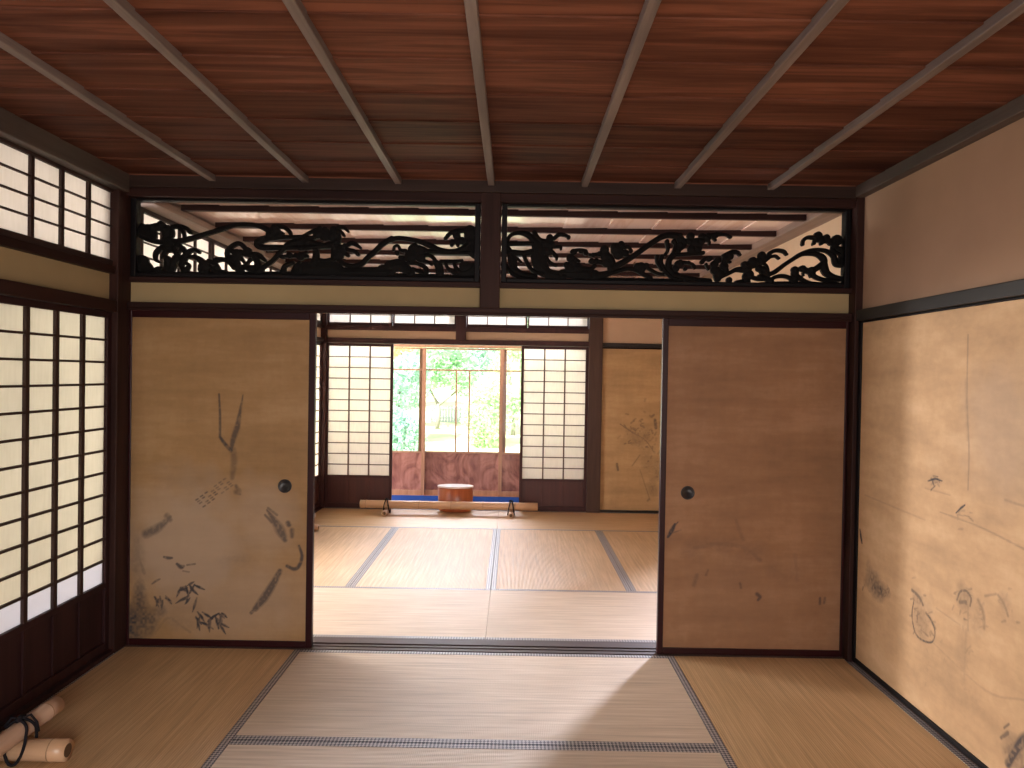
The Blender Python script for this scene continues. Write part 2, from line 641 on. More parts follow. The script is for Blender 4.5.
# far room: plaster above a wide opening to the corridor
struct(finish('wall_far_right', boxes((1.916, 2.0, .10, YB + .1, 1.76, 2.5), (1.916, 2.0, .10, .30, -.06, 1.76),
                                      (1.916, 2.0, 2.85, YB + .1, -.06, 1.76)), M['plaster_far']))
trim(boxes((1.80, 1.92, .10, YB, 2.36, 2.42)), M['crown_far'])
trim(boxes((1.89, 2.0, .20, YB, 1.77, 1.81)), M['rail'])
# corridor beyond, open at its far end to the daylight
struct(finish('wall_corridor', boxes((4.12, 4.2, -.3, 4.3, -.06, 2.5), (2.0, 4.2, -.3, -.22, -.06, 2.5),
                                     (2.0, 3.14, 4.22, 4.3, -.06, 2.5), (3.94, 4.2, 4.22, 4.3, -.06, 2.5),
                                     (3.14, 3.94, 4.22, 4.3, 1.95, 2.5), (3.14, 3.94, 4.22, 4.3, -.06, .45)), M['plaster_far']))

# ---- partition between the rooms
struct(finish('wall_partition', boxes((-1.9, 1.9, .03, .09, 1.795, 1.91)), M['plaster_band']))
trim(boxes((-1.99, 1.99, -.020, .088, 2.345, 2.46)), M['beam'])
trim(boxes((-1.88, 1.88, -.045, -.018, 2.388, 2.455)), M['crown_x'], .003)
trim(boxes((-1.88, 1.88, .0, .10, 1.905, 1.932)), M['beam'], .003)
trim(boxes((-1.88, 1.88, -.014, .19, 1.772, 1.800), (-1.88, 1.88, -.014, .006, 1.758, 1.772)), M['beam'], .003)              # grooved head rail
trim(boxes((-.051, .051, -.030, .105, 1.795, 2.40)), M['post'], .004)              # short strut between the carvings
trim(boxes((-1.9, 1.9, .002, .034, -.06, .004), (-1.9, 1.9, .034, .056, -.06, -.006), (-1.9, 1.9, .056, .078, -.06, .002),
           (-1.9, 1.9, .078, .10, -.06, -.006), (-1.9, 1.9, .10, .184, -.06, .002)), M['sill'], 0)   # threshold with grooves

# ---- back wall of the far room
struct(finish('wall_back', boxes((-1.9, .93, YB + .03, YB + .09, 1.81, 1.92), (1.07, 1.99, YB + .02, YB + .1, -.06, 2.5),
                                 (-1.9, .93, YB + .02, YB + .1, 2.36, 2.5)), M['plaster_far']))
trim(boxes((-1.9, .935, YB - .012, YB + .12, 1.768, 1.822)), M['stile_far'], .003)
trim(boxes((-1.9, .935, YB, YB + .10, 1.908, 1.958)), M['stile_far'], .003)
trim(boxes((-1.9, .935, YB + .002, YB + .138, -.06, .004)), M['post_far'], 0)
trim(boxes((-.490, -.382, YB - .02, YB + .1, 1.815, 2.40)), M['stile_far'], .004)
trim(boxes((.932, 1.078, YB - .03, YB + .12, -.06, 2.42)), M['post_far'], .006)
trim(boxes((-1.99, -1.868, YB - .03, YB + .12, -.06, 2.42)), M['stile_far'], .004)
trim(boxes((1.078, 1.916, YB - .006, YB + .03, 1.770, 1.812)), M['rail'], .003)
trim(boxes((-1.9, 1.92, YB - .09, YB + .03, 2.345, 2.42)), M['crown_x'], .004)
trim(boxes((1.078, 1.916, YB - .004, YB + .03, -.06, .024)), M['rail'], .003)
# wall behind the veranda to the right of the shoji bay, and the veranda's end
struct(finish('wall_veranda_end', boxes((1.98, 2.06, YB + .1, 5.14, -.16, 2.5)), M['plaster_far']))

# ---- behind the camera: an unseen wall, its doorway added to let fill light in
struct(finish('wall_rear', boxes((-2.0, -1.2, -5.28, -5.2, -.06, 2.5), (1.2, 2.0, -5.28, -5.2, -.06, 2.5),
                                 (-1.2, 1.2, -5.28, -5.2, 1.8, 2.5)), M['plaster']))


# ------------------------------------------------------------------ tatami
def tatami(label, x0, x1, y0, y1, mat=None, along='x'):
    """a mat whose long side runs along ALONG; edging cloth on both long sides"""
    mat = mat or M['tatami']
    g = .0012
    cx, cy = (x0 + x1) / 2, (y0 + y1) / 2
    L = (x1 - x0 if along == 'x' else y1 - y0) - 2 * g
    W = (y1 - y0 if along == 'x' else x1 - x0) - 2 * g
    t = thing('tatami_mat', label, 'floor mat', (cx, cy, -.06), 0 if along == 'x' else R(90), 'tatami mats of the two rooms')
    hb = .034
    finish('rush_cover', boxes((-L / 2, L / 2, -W / 2 + hb, W / 2 - hb, 0.001, .060)), mat, t, 0, local=True)
    for s in (-1, 1):
        b = sorted((s * W / 2, s * (W / 2 - hb)))
        finish('cloth_edging', boxes((-L / 2, L / 2, b[0], b[1], .001, .0612)), M['heri'], t, .001, local=True)
    return t


B = .955
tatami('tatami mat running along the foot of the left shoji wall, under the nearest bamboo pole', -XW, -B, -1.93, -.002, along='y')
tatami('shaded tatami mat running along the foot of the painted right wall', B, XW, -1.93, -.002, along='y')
tatami('sheen-pale crosswise tatami mat in the front room, against the open doorway threshold', -B, B, -.960, -.002, M['tatami_sheen'])
tatami('crosswise tatami mat nearest the viewer, only a strip of it showing', -B, B, -1.93, -.962, M['tatami_sheen'])
Y0, Y1, Y2, Y3 = .188, 1.155, 3.095, YB
tatami('sheen-pale crosswise tatami mat just beyond the threshold, left of its seam', -XW, 0, Y0, Y1, M['tatami_sheen'])
tatami('sheen-pale crosswise tatami mat just beyond the threshold, right of its seam', 0, XW, Y0, Y1, M['tatami_sheen'])
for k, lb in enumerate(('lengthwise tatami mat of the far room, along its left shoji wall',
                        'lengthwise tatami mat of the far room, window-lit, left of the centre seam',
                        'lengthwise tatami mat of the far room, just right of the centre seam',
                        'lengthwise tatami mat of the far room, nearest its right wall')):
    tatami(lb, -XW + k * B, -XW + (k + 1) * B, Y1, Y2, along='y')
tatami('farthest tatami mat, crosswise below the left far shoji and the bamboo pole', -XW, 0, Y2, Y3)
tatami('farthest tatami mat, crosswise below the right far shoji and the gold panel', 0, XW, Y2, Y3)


# ------------------------------------------------------------------ shoji
def shoji(name, label, cat, loc, rz, width, z0, zp, z1, cols, rows, mats, vbar=.024, hbar=.010, stile=.034, group=None, thick=.03):
    """paper screen: local x along its width, the lattice faces local -y; wainscot from z0 to zp when zp > z0"""
    t = thing(name, label, cat, loc, rz, group)
    w = width / 2
    pm, fm, lm, km = mats
    has = zp - z0 > .1
    zb = zp if has else z0 + .03
    zt = z1 - .03
    fr = [(-w, -w + stile, 0, thick, z0, z1), (w - stile, w, 0, thick, z0, z1), (-w + stile, w - stile, 0, thick, zt, z1),
          (-w + stile, w - stile, 0, thick, z0, z0 + .045 if has else zb)]
    if has:
        fr.append((-w + stile, w - stile, 0, thick, zp - .028, zp))
    finish('frame', boxes(*fr), fm, t, .002, local=True)
    finish('paper', boxes((-w + stile, w - stile, .016, .018, zb, zt)), pm, t, 0, local=True)
    iw = width - 2 * stile
    la = []
    for i in range(1, cols):
        x = -w + stile + iw * i / cols
        la.append((x - vbar / 2, x + vbar / 2, .001, .0155, zb, zt))
    for j in range(1, rows):
        z = zb + (zt - zb) * j / rows
        la.append((-w + stile, w - stile, .003, .0155, z - hbar / 2, z + hbar / 2))
    finish('lattice', boxes(*la), lm, t, 0, local=True)
    if has:
        bs = [(-w + stile, w - stile, .014, .024, z0 + .045, zp - .028)]
        n = max(3, round(iw / .19))
        for i in range(1, n):
            x = -w + stile + iw * i / n
            bs.append((x - .008, x + .008, .005, .014, z0 + .045, zp - .028))
        finish('wainscot', boxes(*bs), km, t, .001, local=True)
    return t


near = (M['paper'], M['koshi'], M['kumiko'], M['koshi'])
up = (M['paper_up'], M['kumiko'], M['kumiko'], M['koshi'])
far = (M['paper_far'], M['stile_far'], M['kumiko_far'], M['koshi_far'])
farup = (M['paper_up'], M['stile_far'], M['kumiko_far'], M['koshi_far'])

shoji('shoji_screen', 'large bright paper shoji on the near left wall, beside the reed-painted sliding door', 'paper screen', (-1.91, -.5425, 0), R(90), .885,
      .024, .372, 1.736, 4, 12, near, .026, .011, .036, 'shoji of the left wall')
shoji('shoji_screen', 'paper shoji of the near left wall, cut off by the picture edge', 'paper screen', (-1.945, -1.42, 0), R(90), .885,
      .024, .372, 1.736, 4, 12, near, .026, .011, .036, 'shoji of the left wall')
for k in range(3):      # on behind the viewer: the same wall's light
    y = -2.42 - .93 * k
    if k == 1:
        continue
    shoji('shoji_screen', 'paper shoji of the near left wall, behind the viewer' if k == 0 else 'paper shoji at the rear end of the left wall, behind the viewer', 'paper screen', (-1.91, y, 0), R(90), .885,
          .024, .372, 1.736, 4, 12, near, .026, .011, .036, 'shoji of the left wall')
shoji('transom_window', 'paper transom window high on the near left wall, under the ceiling', 'paper window', (-1.91, -.5125, 0), R(90), .885,
      1.972, 1.972, 2.372, 4, 4, up, .022, .008, .022)
shoji('transom_window', 'paper transom window high on the left wall, beyond the picture edge', 'paper window', (-1.91, -1.42, 0), R(90), .885,
      1.972, 1.972, 2.372, 4, 4, up, .022, .008, .022)
# far room, left wall: transoms and shoji (one slid open for the daylight)
for k, lb in enumerate(('paper transom window of the far room seen through the left end of the carving',
                        'paper transom window of the far room, second along its left wall',
                        'paper transom window of the far room, third along its left wall',
                        'paper transom window of the far room, in its far left corner')):
    shoji('transom_window', lb, 'paper window', (-1.91, .19 + .475 + .962 * k, 0), R(90), .955, 1.962, 1.962, 2.34, 4, 4, up, .020, .008, .028)
for y, x, lb in ((2.62, -1.91, 'paper shoji of the far room, third along its left wall'),
                 (3.565, -1.91, 'paper shoji in the far left corner, seen as a thin bright strip'),
                 (2.60, -1.946, 'paper shoji of the far room, slid open behind its neighbour')):
    shoji('shoji_screen', lb, 'paper screen', (x, y, 0), R(90), .94, .02, .36, 1.764, 4, 12, far, .02, .010, .034)
# back wall shoji and transoms
shoji('shoji_screen', 'far paper shoji left of the garden window, slid open into the corner', 'paper screen', (-1.515, YB + .01, 0), 0, .72,
      .006, .352, 1.766, 3, 12, far, .015, .010, .030, 'shoji of the back wall')
shoji('shoji_screen', 'far paper shoji right of the garden window, beside the brown pillar', 'paper screen', (.573, YB + .01, 0), 0, .72,
      .006, .345, 1.766, 3, 12, far, .015, .010, .030, 'shoji of the back wall')
for x0, x1, lb in ((-1.866, -1.172, 'narrow paper transom window above the left far shoji'),
                   (-1.168, -.492, 'narrow paper transom window between the left far shoji and the centre strut'),
                   (-.380, .274, 'narrow paper transom window just right of the centre strut'),
                   (.278, .930, 'narrow paper transom window above the right far shoji')):
    shoji('transom_window', lb, 'paper window', ((x0 + x1) / 2, YB + .03, 0), 0, x1 - x0, 1.96, 1.96, 2.36, 3, 4, farup, .012, .008, .016)


# panels of the side walls that lie outside the view are only part of the room's shell
WN = 0
for o in list(COL.objects):
    if o.type == 'EMPTY' and o.get('label') and any(k in o['label'] for k in ('behind the viewer', 'beyond the picture edge', 'cut off by the picture edge', 'slid open behind', 'third along its left wall')) and o.name.startswith(('shoji', 'transom')):
        if o.name.startswith('transom') and 'third' in o['label']:
            continue
        WN += 1
        o.name = 'window_%d' % WN
        o['kind'] = 'structure'
        for k in ('label', 'category', 'group'):
            if k in o:
                del o[k]

# ------------------------------------------------------------------ painted panels
def seg_dist(X, Z, p, q):
    px, pz = p
    dx, dz = q[0] - px, q[1] - pz
    l2 = dx * dx + dz * dz + 1e-12
    t = np.clip(((X - px) * dx + (Z - pz) * dz) / l2, 0, 1)
    return np.hypot(X - px - t * dx, Z - pz - t * dz), t


def smooth_pts(pts, n=6):
    """Catmull-Rom through (a, b, w) points"""
    if len(pts) < 3:
        return [tuple(map(float, p)) for p in pts]
    P = [Vector(p) for p in pts]
    P = [P[0] * 2 - P[1]] + P + [P[-1] * 2 - P[-2]]
    out = []
    for i in range(1, len(P) - 2):
        a, b, c, d = P[i - 1:i + 3]
        for k in range(n):
            t = k / n
            q = .5 * ((2 * b) + (c - a) * t + (2 * a - 5 * b + 4 * c - d) * t * t + (3 * b - a - 3 * c + d) * t ** 3)
            out.append((q.x, q.y, max(q.z, min(b.z, c.z) * .6)))
    out.append(tuple(P[-2]))
    return out


def hash_noise(X, Z, s, seed):
    """smooth value noise on arrays"""
    r = np.random.RandomState(seed)
    g = r.rand(64, 64)
    x, z = (X * s) % 63, (Z * s) % 63
    i, j = np.floor(x).astype(int), np.floor(z).astype(int)
    fx, fz = x - i, z - j
    fx, fz = fx * fx * (3 - 2 * fx), fz * fz * (3 - 2 * fz)
    i2, j2 = (i + 1) % 64, (j + 1) % 64
    return (g[i, j] * (1 - fx) + g[i2, j] * fx) * (1 - fz) + (g[i, j2] * (1 - fx) + g[i2, j2] * fx) * fz


def canvas(name, mat, parent, axis, val, a0, a1, z0, z1, res, strokes, washes, pales, seed=1, gain=1.25):
    """a thin solid sheet with a fine grid front that carries the brushwork.
    strokes: ([(a, z, width)], darkness, softness); washes: (a, z, ra, rz, darkness); pales: same, lighter ground."""
    na, nz = max(2, int((a1 - a0) / res)), max(2, int((z1 - z0) / res))
    A, Z = np.meshgrid(np.linspace(a0, a1, na + 1), np.linspace(z0, z1, nz + 1), indexing='ij')
    red = np.zeros_like(A)
    grn = np.zeros_like(A)
    br = hash_noise(A, Z, 90, seed)
    bl = hash_noise(A, Z, 16, seed + 1)
    for pts, dark, soft in strokes:
        pts = smooth_pts(pts)
        xs = [p[0] for p in pts]
        zs = [p[1] for p in pts]
        m = .04 + max(p[2] for p in pts)
        i0, i1 = np.searchsorted(A[:, 0], [min(xs) - m, max(xs) + m])
        j0, j1 = np.searchsorted(Z[0, :], [min(zs) - m, max(zs) + m])
        if i1 <= i0 or j1 <= j0:
            continue
        a, z = A[i0:i1, j0:j1], Z[i0:i1, j0:j1]
        acc = np.zeros_like(a)
        for p, q in zip(pts[:-1], pts[1:]):
            d, t = seg_dist(a, z, p[:2], q[:2])
            w = (p[2] * (1 - t) + q[2] * t) / 2 + 1e-4
            e = np.clip((w * (1 + soft) + .0012 - d) / (w * (.35 + soft) + .0016), 0, 1)
            acc = np.maximum(acc, e)
        dry = np.clip(.55 + .9 * br[i0:i1, j0:j1], .5, 1)
        red[i0:i1, j0:j1] = np.maximum(red[i0:i1, j0:j1], acc * dark * dry)
    for (a, z, ra, rz, dk) in washes:
        d = np.hypot((A - a) / ra, (Z - z) / rz)
        d = d + (bl - .5) * .9
        red = np.maximum(red, np.clip(1 - d, 0, 1) ** .8 * dk * (.5 + .7 * br))
    for (a, z, ra, rz, dk) in pales:
        d = np.hypot((A - a) / ra, (Z - z) / rz) + (bl - .5) * .25
        grn = np.maximum(grn, np.clip((1 - d) * 1.7, 0, 1) * min(1, dk * 1.7))
    red += np.clip(hash_noise(A, Z, 8, seed + 5) - .62, 0, 1) * .12
    n = (na + 1) * (nz + 1)
    loc = root_loc(parent)
    co = np.zeros((n + 8, 3))
    oth = 1 - axis
    co[:n, oth] = A.ravel() - loc[oth]
    co[:n, axis] = val - loc[axis]
    co[:n, 2] = Z.ravel() - loc[2]
    back = .006 if axis == 1 else .008
    kk = n
    for (a, z) in ((a0, z0), (a1, z0), (a1, z1), (a0, z1)):
        co[kk, oth], co[kk, axis], co[kk, 2] = a - loc[oth], val + back - loc[axis], z - loc[2]
        co[kk + 4, oth], co[kk + 4, axis], co[kk + 4, 2] = a - loc[oth], val - loc[axis], z - loc[2]
        kk += 1
    I = np.arange(na)[:, None] * (nz + 1) + np.arange(nz)[None, :]
    f = np.stack([I, I + nz + 1, I + nz + 2, I + 1], -1).reshape(-1, 4)
    if axis == 0:
        f = f[:, ::-1]
    b = n
    extra = np.array([[b, b + 3, b + 2, b + 1], [b, b + 1, b + 5, b + 4], [b + 1, b + 2, b + 6, b + 5], [b + 2, b + 3, b + 7, b + 6], [b + 3, b, b + 4, b + 7]])
    f = np.concatenate([f, extra])
    me = bpy.data.meshes.new(name)
    me.vertices.add(len(co))
    me.vertices.foreach_set('co', co.ravel())
    me.loops.add(f.size)
    me.loops.foreach_set('vertex_index', f.ravel().astype(np.int32))
    me.polygons.add(len(f))
    me.polygons.foreach_set('loop_start', (np.arange(len(f)) * 4).astype(np.int32))
    me.update(calc_edges=True)
    me.validate()
    at = me.color_attributes.new('ink', 'FLOAT_COLOR', 'POINT')
    cc = np.zeros((n + 8, 4))
    cc[:n, 0] = np.clip(red * gain, 0, 1).ravel()
    cc[:n, 1] = np.clip(grn, 0, 1).ravel()
    cc[:, 3] = 1
    at.data.foreach_set('color', cc.ravel())
    me.materials.append(mat)
    o = bpy.data.objects.new(name, me)
    COL.objects.link(o)
    o.parent = parent
    return o


def brush(axis, val):
    """strokes measured on the photo, laid on the plane they are painted on"""
    def S(pts, dark=.7, soft=.4):
        out = []
        for u, v, w in pts:
            p = trace(u, v, axis, val)
            depth = (p - Vector((CX, CY, CH))).dot(FWD)
            out.append((p[1 - axis], p.z, w * depth / FPX))
        return (out, dark, soft)

    def Wsh(u, v, ru, rv, dk):
        p = trace(u, v, axis, val)
        k = (p - Vector((CX, CY, CH))).dot(FWD) / FPX
        q = trace(u + ru, v, axis, val)
        return (p[1 - axis], p.z, abs(q[1 - axis] - p[1 - axis]), rv * k, dk)
    return S, Wsh


def leaves(S, u, v, n, spread, length, dark, seed, down=True):
    r = random.Random(seed)
    out = []
    for i in range(n):
        a = R(r.uniform(20, 160)) if down else R(r.uniform(0, 360))
        x, y = u + r.uniform(-spread, spread), v + r.uniform(-spread * .5, spread * .5)
        l = length * r.uniform(.5, 1.1)
        out.append(S([(x, y, 1.0), (x + math.cos(a) * l * .5, y + math.sin(a) * l * .5, 2.6), (x + math.cos(a) * l, y + math.sin(a) * l, .6)], dark * r.uniform(.7, 1), .2))
    return out


FY = .014      # face of the sliding doors


def fusuma(label, x0, x1, hx, sl, sr, strokes, washes, pales, seed, paper):
    t = thing('fusuma_door', label, 'sliding door', ((x0 + x1) / 2, FY + .015, .005))
    z0, z1 = .005, 1.770
    fr = boxes((x0, x0 + sl, FY - .006, FY + .024, z0, z1), (x1 - sr, x1, FY - .006, FY + .024, z0, z1),
               (x0 + sl, x1 - sr, FY - .006, FY + .024, 1.722, z1), (x0 + sl, x1 - sr, FY - .006, FY + .024, z0, z0 + .034))
    finish('lacquer_frame', fr, M['lacquer'], t, .003)
    canvas('painted_paper', M[paper], t, 1, FY, x0 + sl, x1 - sr, z0 + .034, 1.722, .0034, strokes, washes, pales, seed)
    bm = bmesh.new()
    hz = .852
    lathe(bm, [(.036, 0), (.036, -.003), (.033, -.0045), (.029, -.003), (.027, -.0006), (.0, -.0004)], (hx, FY, hz), 'y', 32)
    hd = finish('pull', bm, M['iron'], t, 0, True, label='round dark iron door pull')
    return t


S, Wsh = brush(1, FY)
st = [S([(219, 394, 1.6), (220, 415, 2.2), (220, 437, 2.4)], .62, .3), S([(220, 437, 2.6), (225, 444, 3.4), (231, 450, 4)], .7, .3),
      S([(243, 395, 1), (240, 412, 3), (237, 428, 5.5), (233, 440, 5), (231, 452, 2.5)], .6, .3), S([(233, 450, 5), (234, 463, 5.5), (232, 478, 3.5)], .34, .6),
      S([(236, 486, 3), (239, 491, 4)], .45, .6), S([(236, 492, 4), (240, 494, 2)], .4, .6)]
for i in range(7):          # rows of short hatches, a thatched roof seen slantwise
    for j in range(5):
        x, y = 196 + i * 4.6 + j * 1.8, 500 - i * 3.4 + j * 2.3 - (j * .6)
        if (i + j) % 4 != 3:
            st.append(S([(x, y, 1.3), (x + 2, y - 1.2, 1.3)], .55 if i < 4 else .4, .3))
st += [S([(146, 534, 7), (156, 529, 7), (164, 523, 5), (170, 517, 3)], .5, .6), S([(167, 516, 5), (170, 520, 4)], .45, .6),
       S([(267, 510, 1.5), (274, 520, 5), (280, 530, 8), (285, 540, 4)], .55, .5), S([(265, 515, 2), (272, 522, 3)], .5, .4), S([(268, 508, 2), (277, 515, 2)], .45, .4),
       S([(288, 523, 4), (289, 525, 4)], .6, .5), S([(292, 530, 4), (292, 537, 3)], .5, .5),
       S([(299, 546, 2.2), (302, 556, 3.2), (299, 566, 3.5), (294, 569, 3.5), (287, 566, 3)], .68, .3),
       S([(280, 571, 4.5), (273, 584, 6.5), (264, 598, 7.5), (255, 609, 5)], .62, .35), S([(256, 608, 3), (251, 613, 3)], .6, .3),
       S([(164, 557, 2), (168, 558, 3.2), (172, 558, 2)], .65, .3), S([(177, 564, 2.5), (181, 567, 4), (184, 566, 2)], .68, .3), S([(187, 565, 1.6), (195, 564, 1.6)], .5, .3),
       S([(152, 584, 1.2), (156, 581, 2), (160, 579, 1.2)], .5, .3), S([(183, 571, 1.5), (189, 572, 1.5)], .35, .3), S([(137, 540, 5), (138, 555, 6), (136, 570, 5)], .22, .9),
       S([(140, 560, 2), (144, 573, 3)], .3, .6), S([(155, 632, 2), (168, 618, 3), (180, 625, 2), (190, 632, 2)], .22, .8)]
st += leaves(S, 188, 585, 10, 8, 13, .85, 3) + leaves(S, 194, 596, 5, 6, 14, .8, 5) + leaves(S, 160, 598, 9, 6, 11, .8, 8)
st += leaves(S, 207, 617, 14, 12, 13, .9, 11) + leaves(S, 219, 616, 8, 7, 12, .85, 12)
ws = [Wsh(139, 612, 19, 30, .8), Wsh(134, 628, 14, 20, .7), Wsh(151, 618, 15, 18, .6), Wsh(137, 560, 7, 24, .22), Wsh(165, 622, 40, 10, .14), Wsh(165, 480, 60, 30, .05),
      Wsh(187, 421, 20, 3, .10), Wsh(237, 560, 22, 10, .12)]
pl = [Wsh(190, 545, 78, 88, .34), Wsh(262, 520, 44, 55, .24), Wsh(240, 600, 90, 60, .22)]
fusuma('sliding door left of the doorway, painted with reeds, thatch and bamboo leaves', -1.878, -.905, -1.057, .014, .034, st, ws, pl, 21, 'gold')
st = [S([(668, 537, 2.2), (672, 530, 4), (675, 524, 2)], .75, .3), S([(671, 530, 2), (678, 522, 1)], .55, .3), S([(672, 533, 1.5), (681, 530, .8)], .35, .4),
      S([(757, 594, 3), (760, 597, 3), (758, 600, 2)], .55, .6), S([(820, 598, 2), (820, 604, 2.4)], .5, .4), S([(825, 598, 2), (824, 603, 2)], .4, .4),
      S([(694, 548, 3), (720, 544, 4), (745, 548, 3), (760, 560, 3)], .2, .9), S([(697, 575, 3), (694, 585, 3)], .25, .8), S([(736, 520, 2), (743, 540, 3)], .14, .9),
      S([(795, 555, 3), (797, 580, 3)], .16, .9), S([(708, 570, 2), (706, 575, 2)], .3, .6), S([(740, 583, 2), (741, 588, 2)], .35, .6)]
ws = [Wsh(725, 546, 40, 9, .16), Wsh(745, 556, 24, 12, .14), Wsh(785, 575, 28, 20, .12), Wsh(735, 575, 40, 26, .07), Wsh(690, 555, 18, 12, .14)]
pl = [Wsh(740, 600, 80, 50, .12)]
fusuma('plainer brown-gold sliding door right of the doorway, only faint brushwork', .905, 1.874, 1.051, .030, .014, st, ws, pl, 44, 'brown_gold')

# right wall: one long mounted painting with black edging
PX = 1.906
t = thing('mounted_painting', 'long gold ink painting with black edging, filling the lower right wall', 'wall painting', (1.91, -1.0, .012))
a0, a1 = -2.2, -.075
finish('black_edging', boxes((1.898, 1.914, a0, -.046, .012, .034), (1.898, 1.914, a0, -.046, 1.748, 1.756),
                             (1.898, 1.914, -.075, -.046, .034, 1.748)), M['black'], t, .002)
S, Wsh = brush(0, PX)
st = [S([(928, 481, 1.2), (935, 479, 2), (942, 481, 1.2)], .75, .3), S([(931, 478, 1), (934, 485, 1.6)], .6, .3), S([(935, 486, 1.2), (931, 490, 1.6)], .6, .3),
      S([(933, 476, 1), (938, 477, 1)], .5, .3), S([(956, 513, 1), (961, 508, 2)], .7, .3), S([(961, 508, 2.4), (965, 505, 1.4)], .7, .3), S([(968, 516, 1), (973, 521, 1.6)], .35, .4),
      S([(957, 515, 1), (968, 516, .8)], .3, .4),
      S([(860, 530, 2.5), (861, 537, 3.5), (862, 543, 2)], .8, .3),
      S([(912, 590, 3), (919, 597, 4), (923, 605, 3)], .5, .4), S([(914, 600, 1.2), (912, 615, 1.6), (915, 632, 2), (922, 640, 2), (932, 642, 1.6), (935, 632, 1.6), (931, 620, 2), (926, 613, 3)], .6, .4),
      S([(918, 612, 2), (917, 622, 2.5)], .4, .6), S([(921, 630, 2), (928, 636, 2)], .4, .6), S([(930, 618, 3), (935, 628, 3)], .45, .5),
      S([(957, 600, 2), (960, 592, 2.5), (966, 591, 2.5), (971, 598, 2.5), (970, 606, 2)], .5, .5), S([(960, 602, 4), (966, 602, 4)], .45, .6), S([(968, 606, 2), (968, 630, 2)], .25, .8),
      S([(978, 600, 3), (983, 612, 4), (984, 628, 3)], .3, .8), S([(998, 595, 2), (1004, 604, 3), (1008, 616, 2)], .3, .7), S([(985, 596, 2), (996, 594, 1.5)], .25, .6),
      S([(940, 512, 1), (980, 527, 1.2), (1024, 549, 1.4)], .25, .6), S([(925, 488, 1), (950, 495, 1)], .18, .6), S([(865, 495, 1), (925, 520, 1)], .16, .8),
      S([(968, 335, 1.6), (967, 400, 1.2), (969, 450, 1.6), (968, 490, 1.2)], .28, .6), S([(966, 380, 3), (968, 440, 3)], .10, 1.0), S([(1005, 500, 2), (1024, 506, 2)], .2, .6),
      S([(930, 640, 1), (985, 690, 1.5), (1024, 700, 1.5)], .14, .8), S([(936, 608, 1), (960, 625, 1)], .16, .8), S([(966, 630, 3), (964, 680, 3)], .14, 1.0),
      S([(1001, 738, 3), (1008, 733, 4)], .45, .6), S([(1008, 764, 8), (1020, 744, 10), (1030, 735, 8)], .62, .5), S([(1004, 728, 2), (1009, 724, 2)], .4, .5)]
def scribble(S, u, v, ru, rv, n, dark, seed):
    r = random.Random(seed)
    out = []
    for i in range(n):
        x, y = u + r.gauss(0, ru), v + r.gauss(0, rv)
        a = r.uniform(0, 3.14)
        l = r.uniform(1.5, 5)
        out.append(S([(x, y, r.uniform(.8, 2.2)), (x + math.cos(a) * l, y + math.sin(a) * l, r.uniform(.6, 1.8))], dark * r.uniform(.4, 1), .7))
    return out


st += scribble(S, 878, 588, 6, 5, 26, .5, 1) + scribble(S, 917, 600, 3, 7, 14, .4, 2) + scribble(S, 922, 628, 6, 8, 22, .35, 3) + scribble(S, 964, 598, 5, 6, 22, .4, 4)
st += scribble(S, 982, 612, 3, 9, 16, .3, 5) + scribble(S, 1005, 604, 4, 6, 12, .25, 6) + scribble(S, 966, 640, 3, 18, 14, .2, 7) + scribble(S, 1014, 752, 6, 10, 26, .45, 8)
st += scribble(S, 940, 660, 14, 20, 14, .12, 9) + scribble(S, 936, 482, 3, 2, 5, .5, 10) + scribble(S, 965, 512, 4, 5, 6, .35, 11)
ws = [Wsh(922, 618, 13, 26, .30), Wsh(918, 600, 8, 12, .30), Wsh(1004, 606, 9, 14, .20), Wsh(877, 588, 17, 11, .55), Wsh(873, 580, 9, 16, .40), Wsh(886, 593, 8, 6, .5), Wsh(966, 598, 10, 14, .25), Wsh(978, 615, 9, 20, .18), Wsh(1017, 750, 18, 20, .45),
      Wsh(964, 660, 8, 60, .10), Wsh(920, 622, 14, 22, .14), Wsh(950, 690, 60, 30, .08), Wsh(975, 700, 10, 40, .10)]
canvas('painted_paper', M['gold_wall'], t, 0, PX, a0, a1, .034, 1.748, .0045, st, ws, [Wsh(1000, 430, 60, 90, .2)], 63, 1.45)

# far room: gold panel right of the pillar
GY = YB + .012
t = thing('painted_panel', 'gold painted panel of the far room, between brown pillar and right sliding door', 'wall painting', (1.5, YB + .018, .026))
S, Wsh = brush(1, GY)
st = []
r = random.Random(5)
for k in range(46):
    u, v = r.gauss(636, 10), r.gauss(434, 8)
    st.append(S([(u, v, 1.2), (u + r.uniform(-3, 3), v + r.uniform(-2, 3), 1.4)], r.uniform(.15, .42), .7))
for k in range(30):
    u, v = r.gauss(652, 5), r.gauss(452, 26)
    st.append(S([(u, v, 1.6), (u + r.uniform(-2, 2), v + r.uniform(-3, 3), 1.6)], r.uniform(.15, .4), .8))
st += [S([(620, 424, 1), (632, 432, 1.2), (645, 440, 1), (654, 452, 1)], .4, .4), S([(617, 464, 2), (618, 470, 2)], .5, .5), S([(655, 420, 2.5), (656, 428, 2.5)], .5, .5),
       S([(640, 455, 1.2), (632, 466, 1)], .3, .5), S([(640, 470, 1), (650, 500, 1)], .25, .6)]
finish('black_edging', boxes((1.078, 1.914, YB + .006, YB + .0195, 1.752, 1.768)), M['black'], t, 0)
canvas('painted_paper', M['gold_far'], t, 1, GY, 1.080, 1.914, .026, 1.752, .005, st, [Wsh(653, 488, 9, 12, .4), Wsh(657, 470, 6, 20, .3), Wsh(640, 438, 20, 14, .28), Wsh(648, 460, 12, 26, .2)], [], 80)


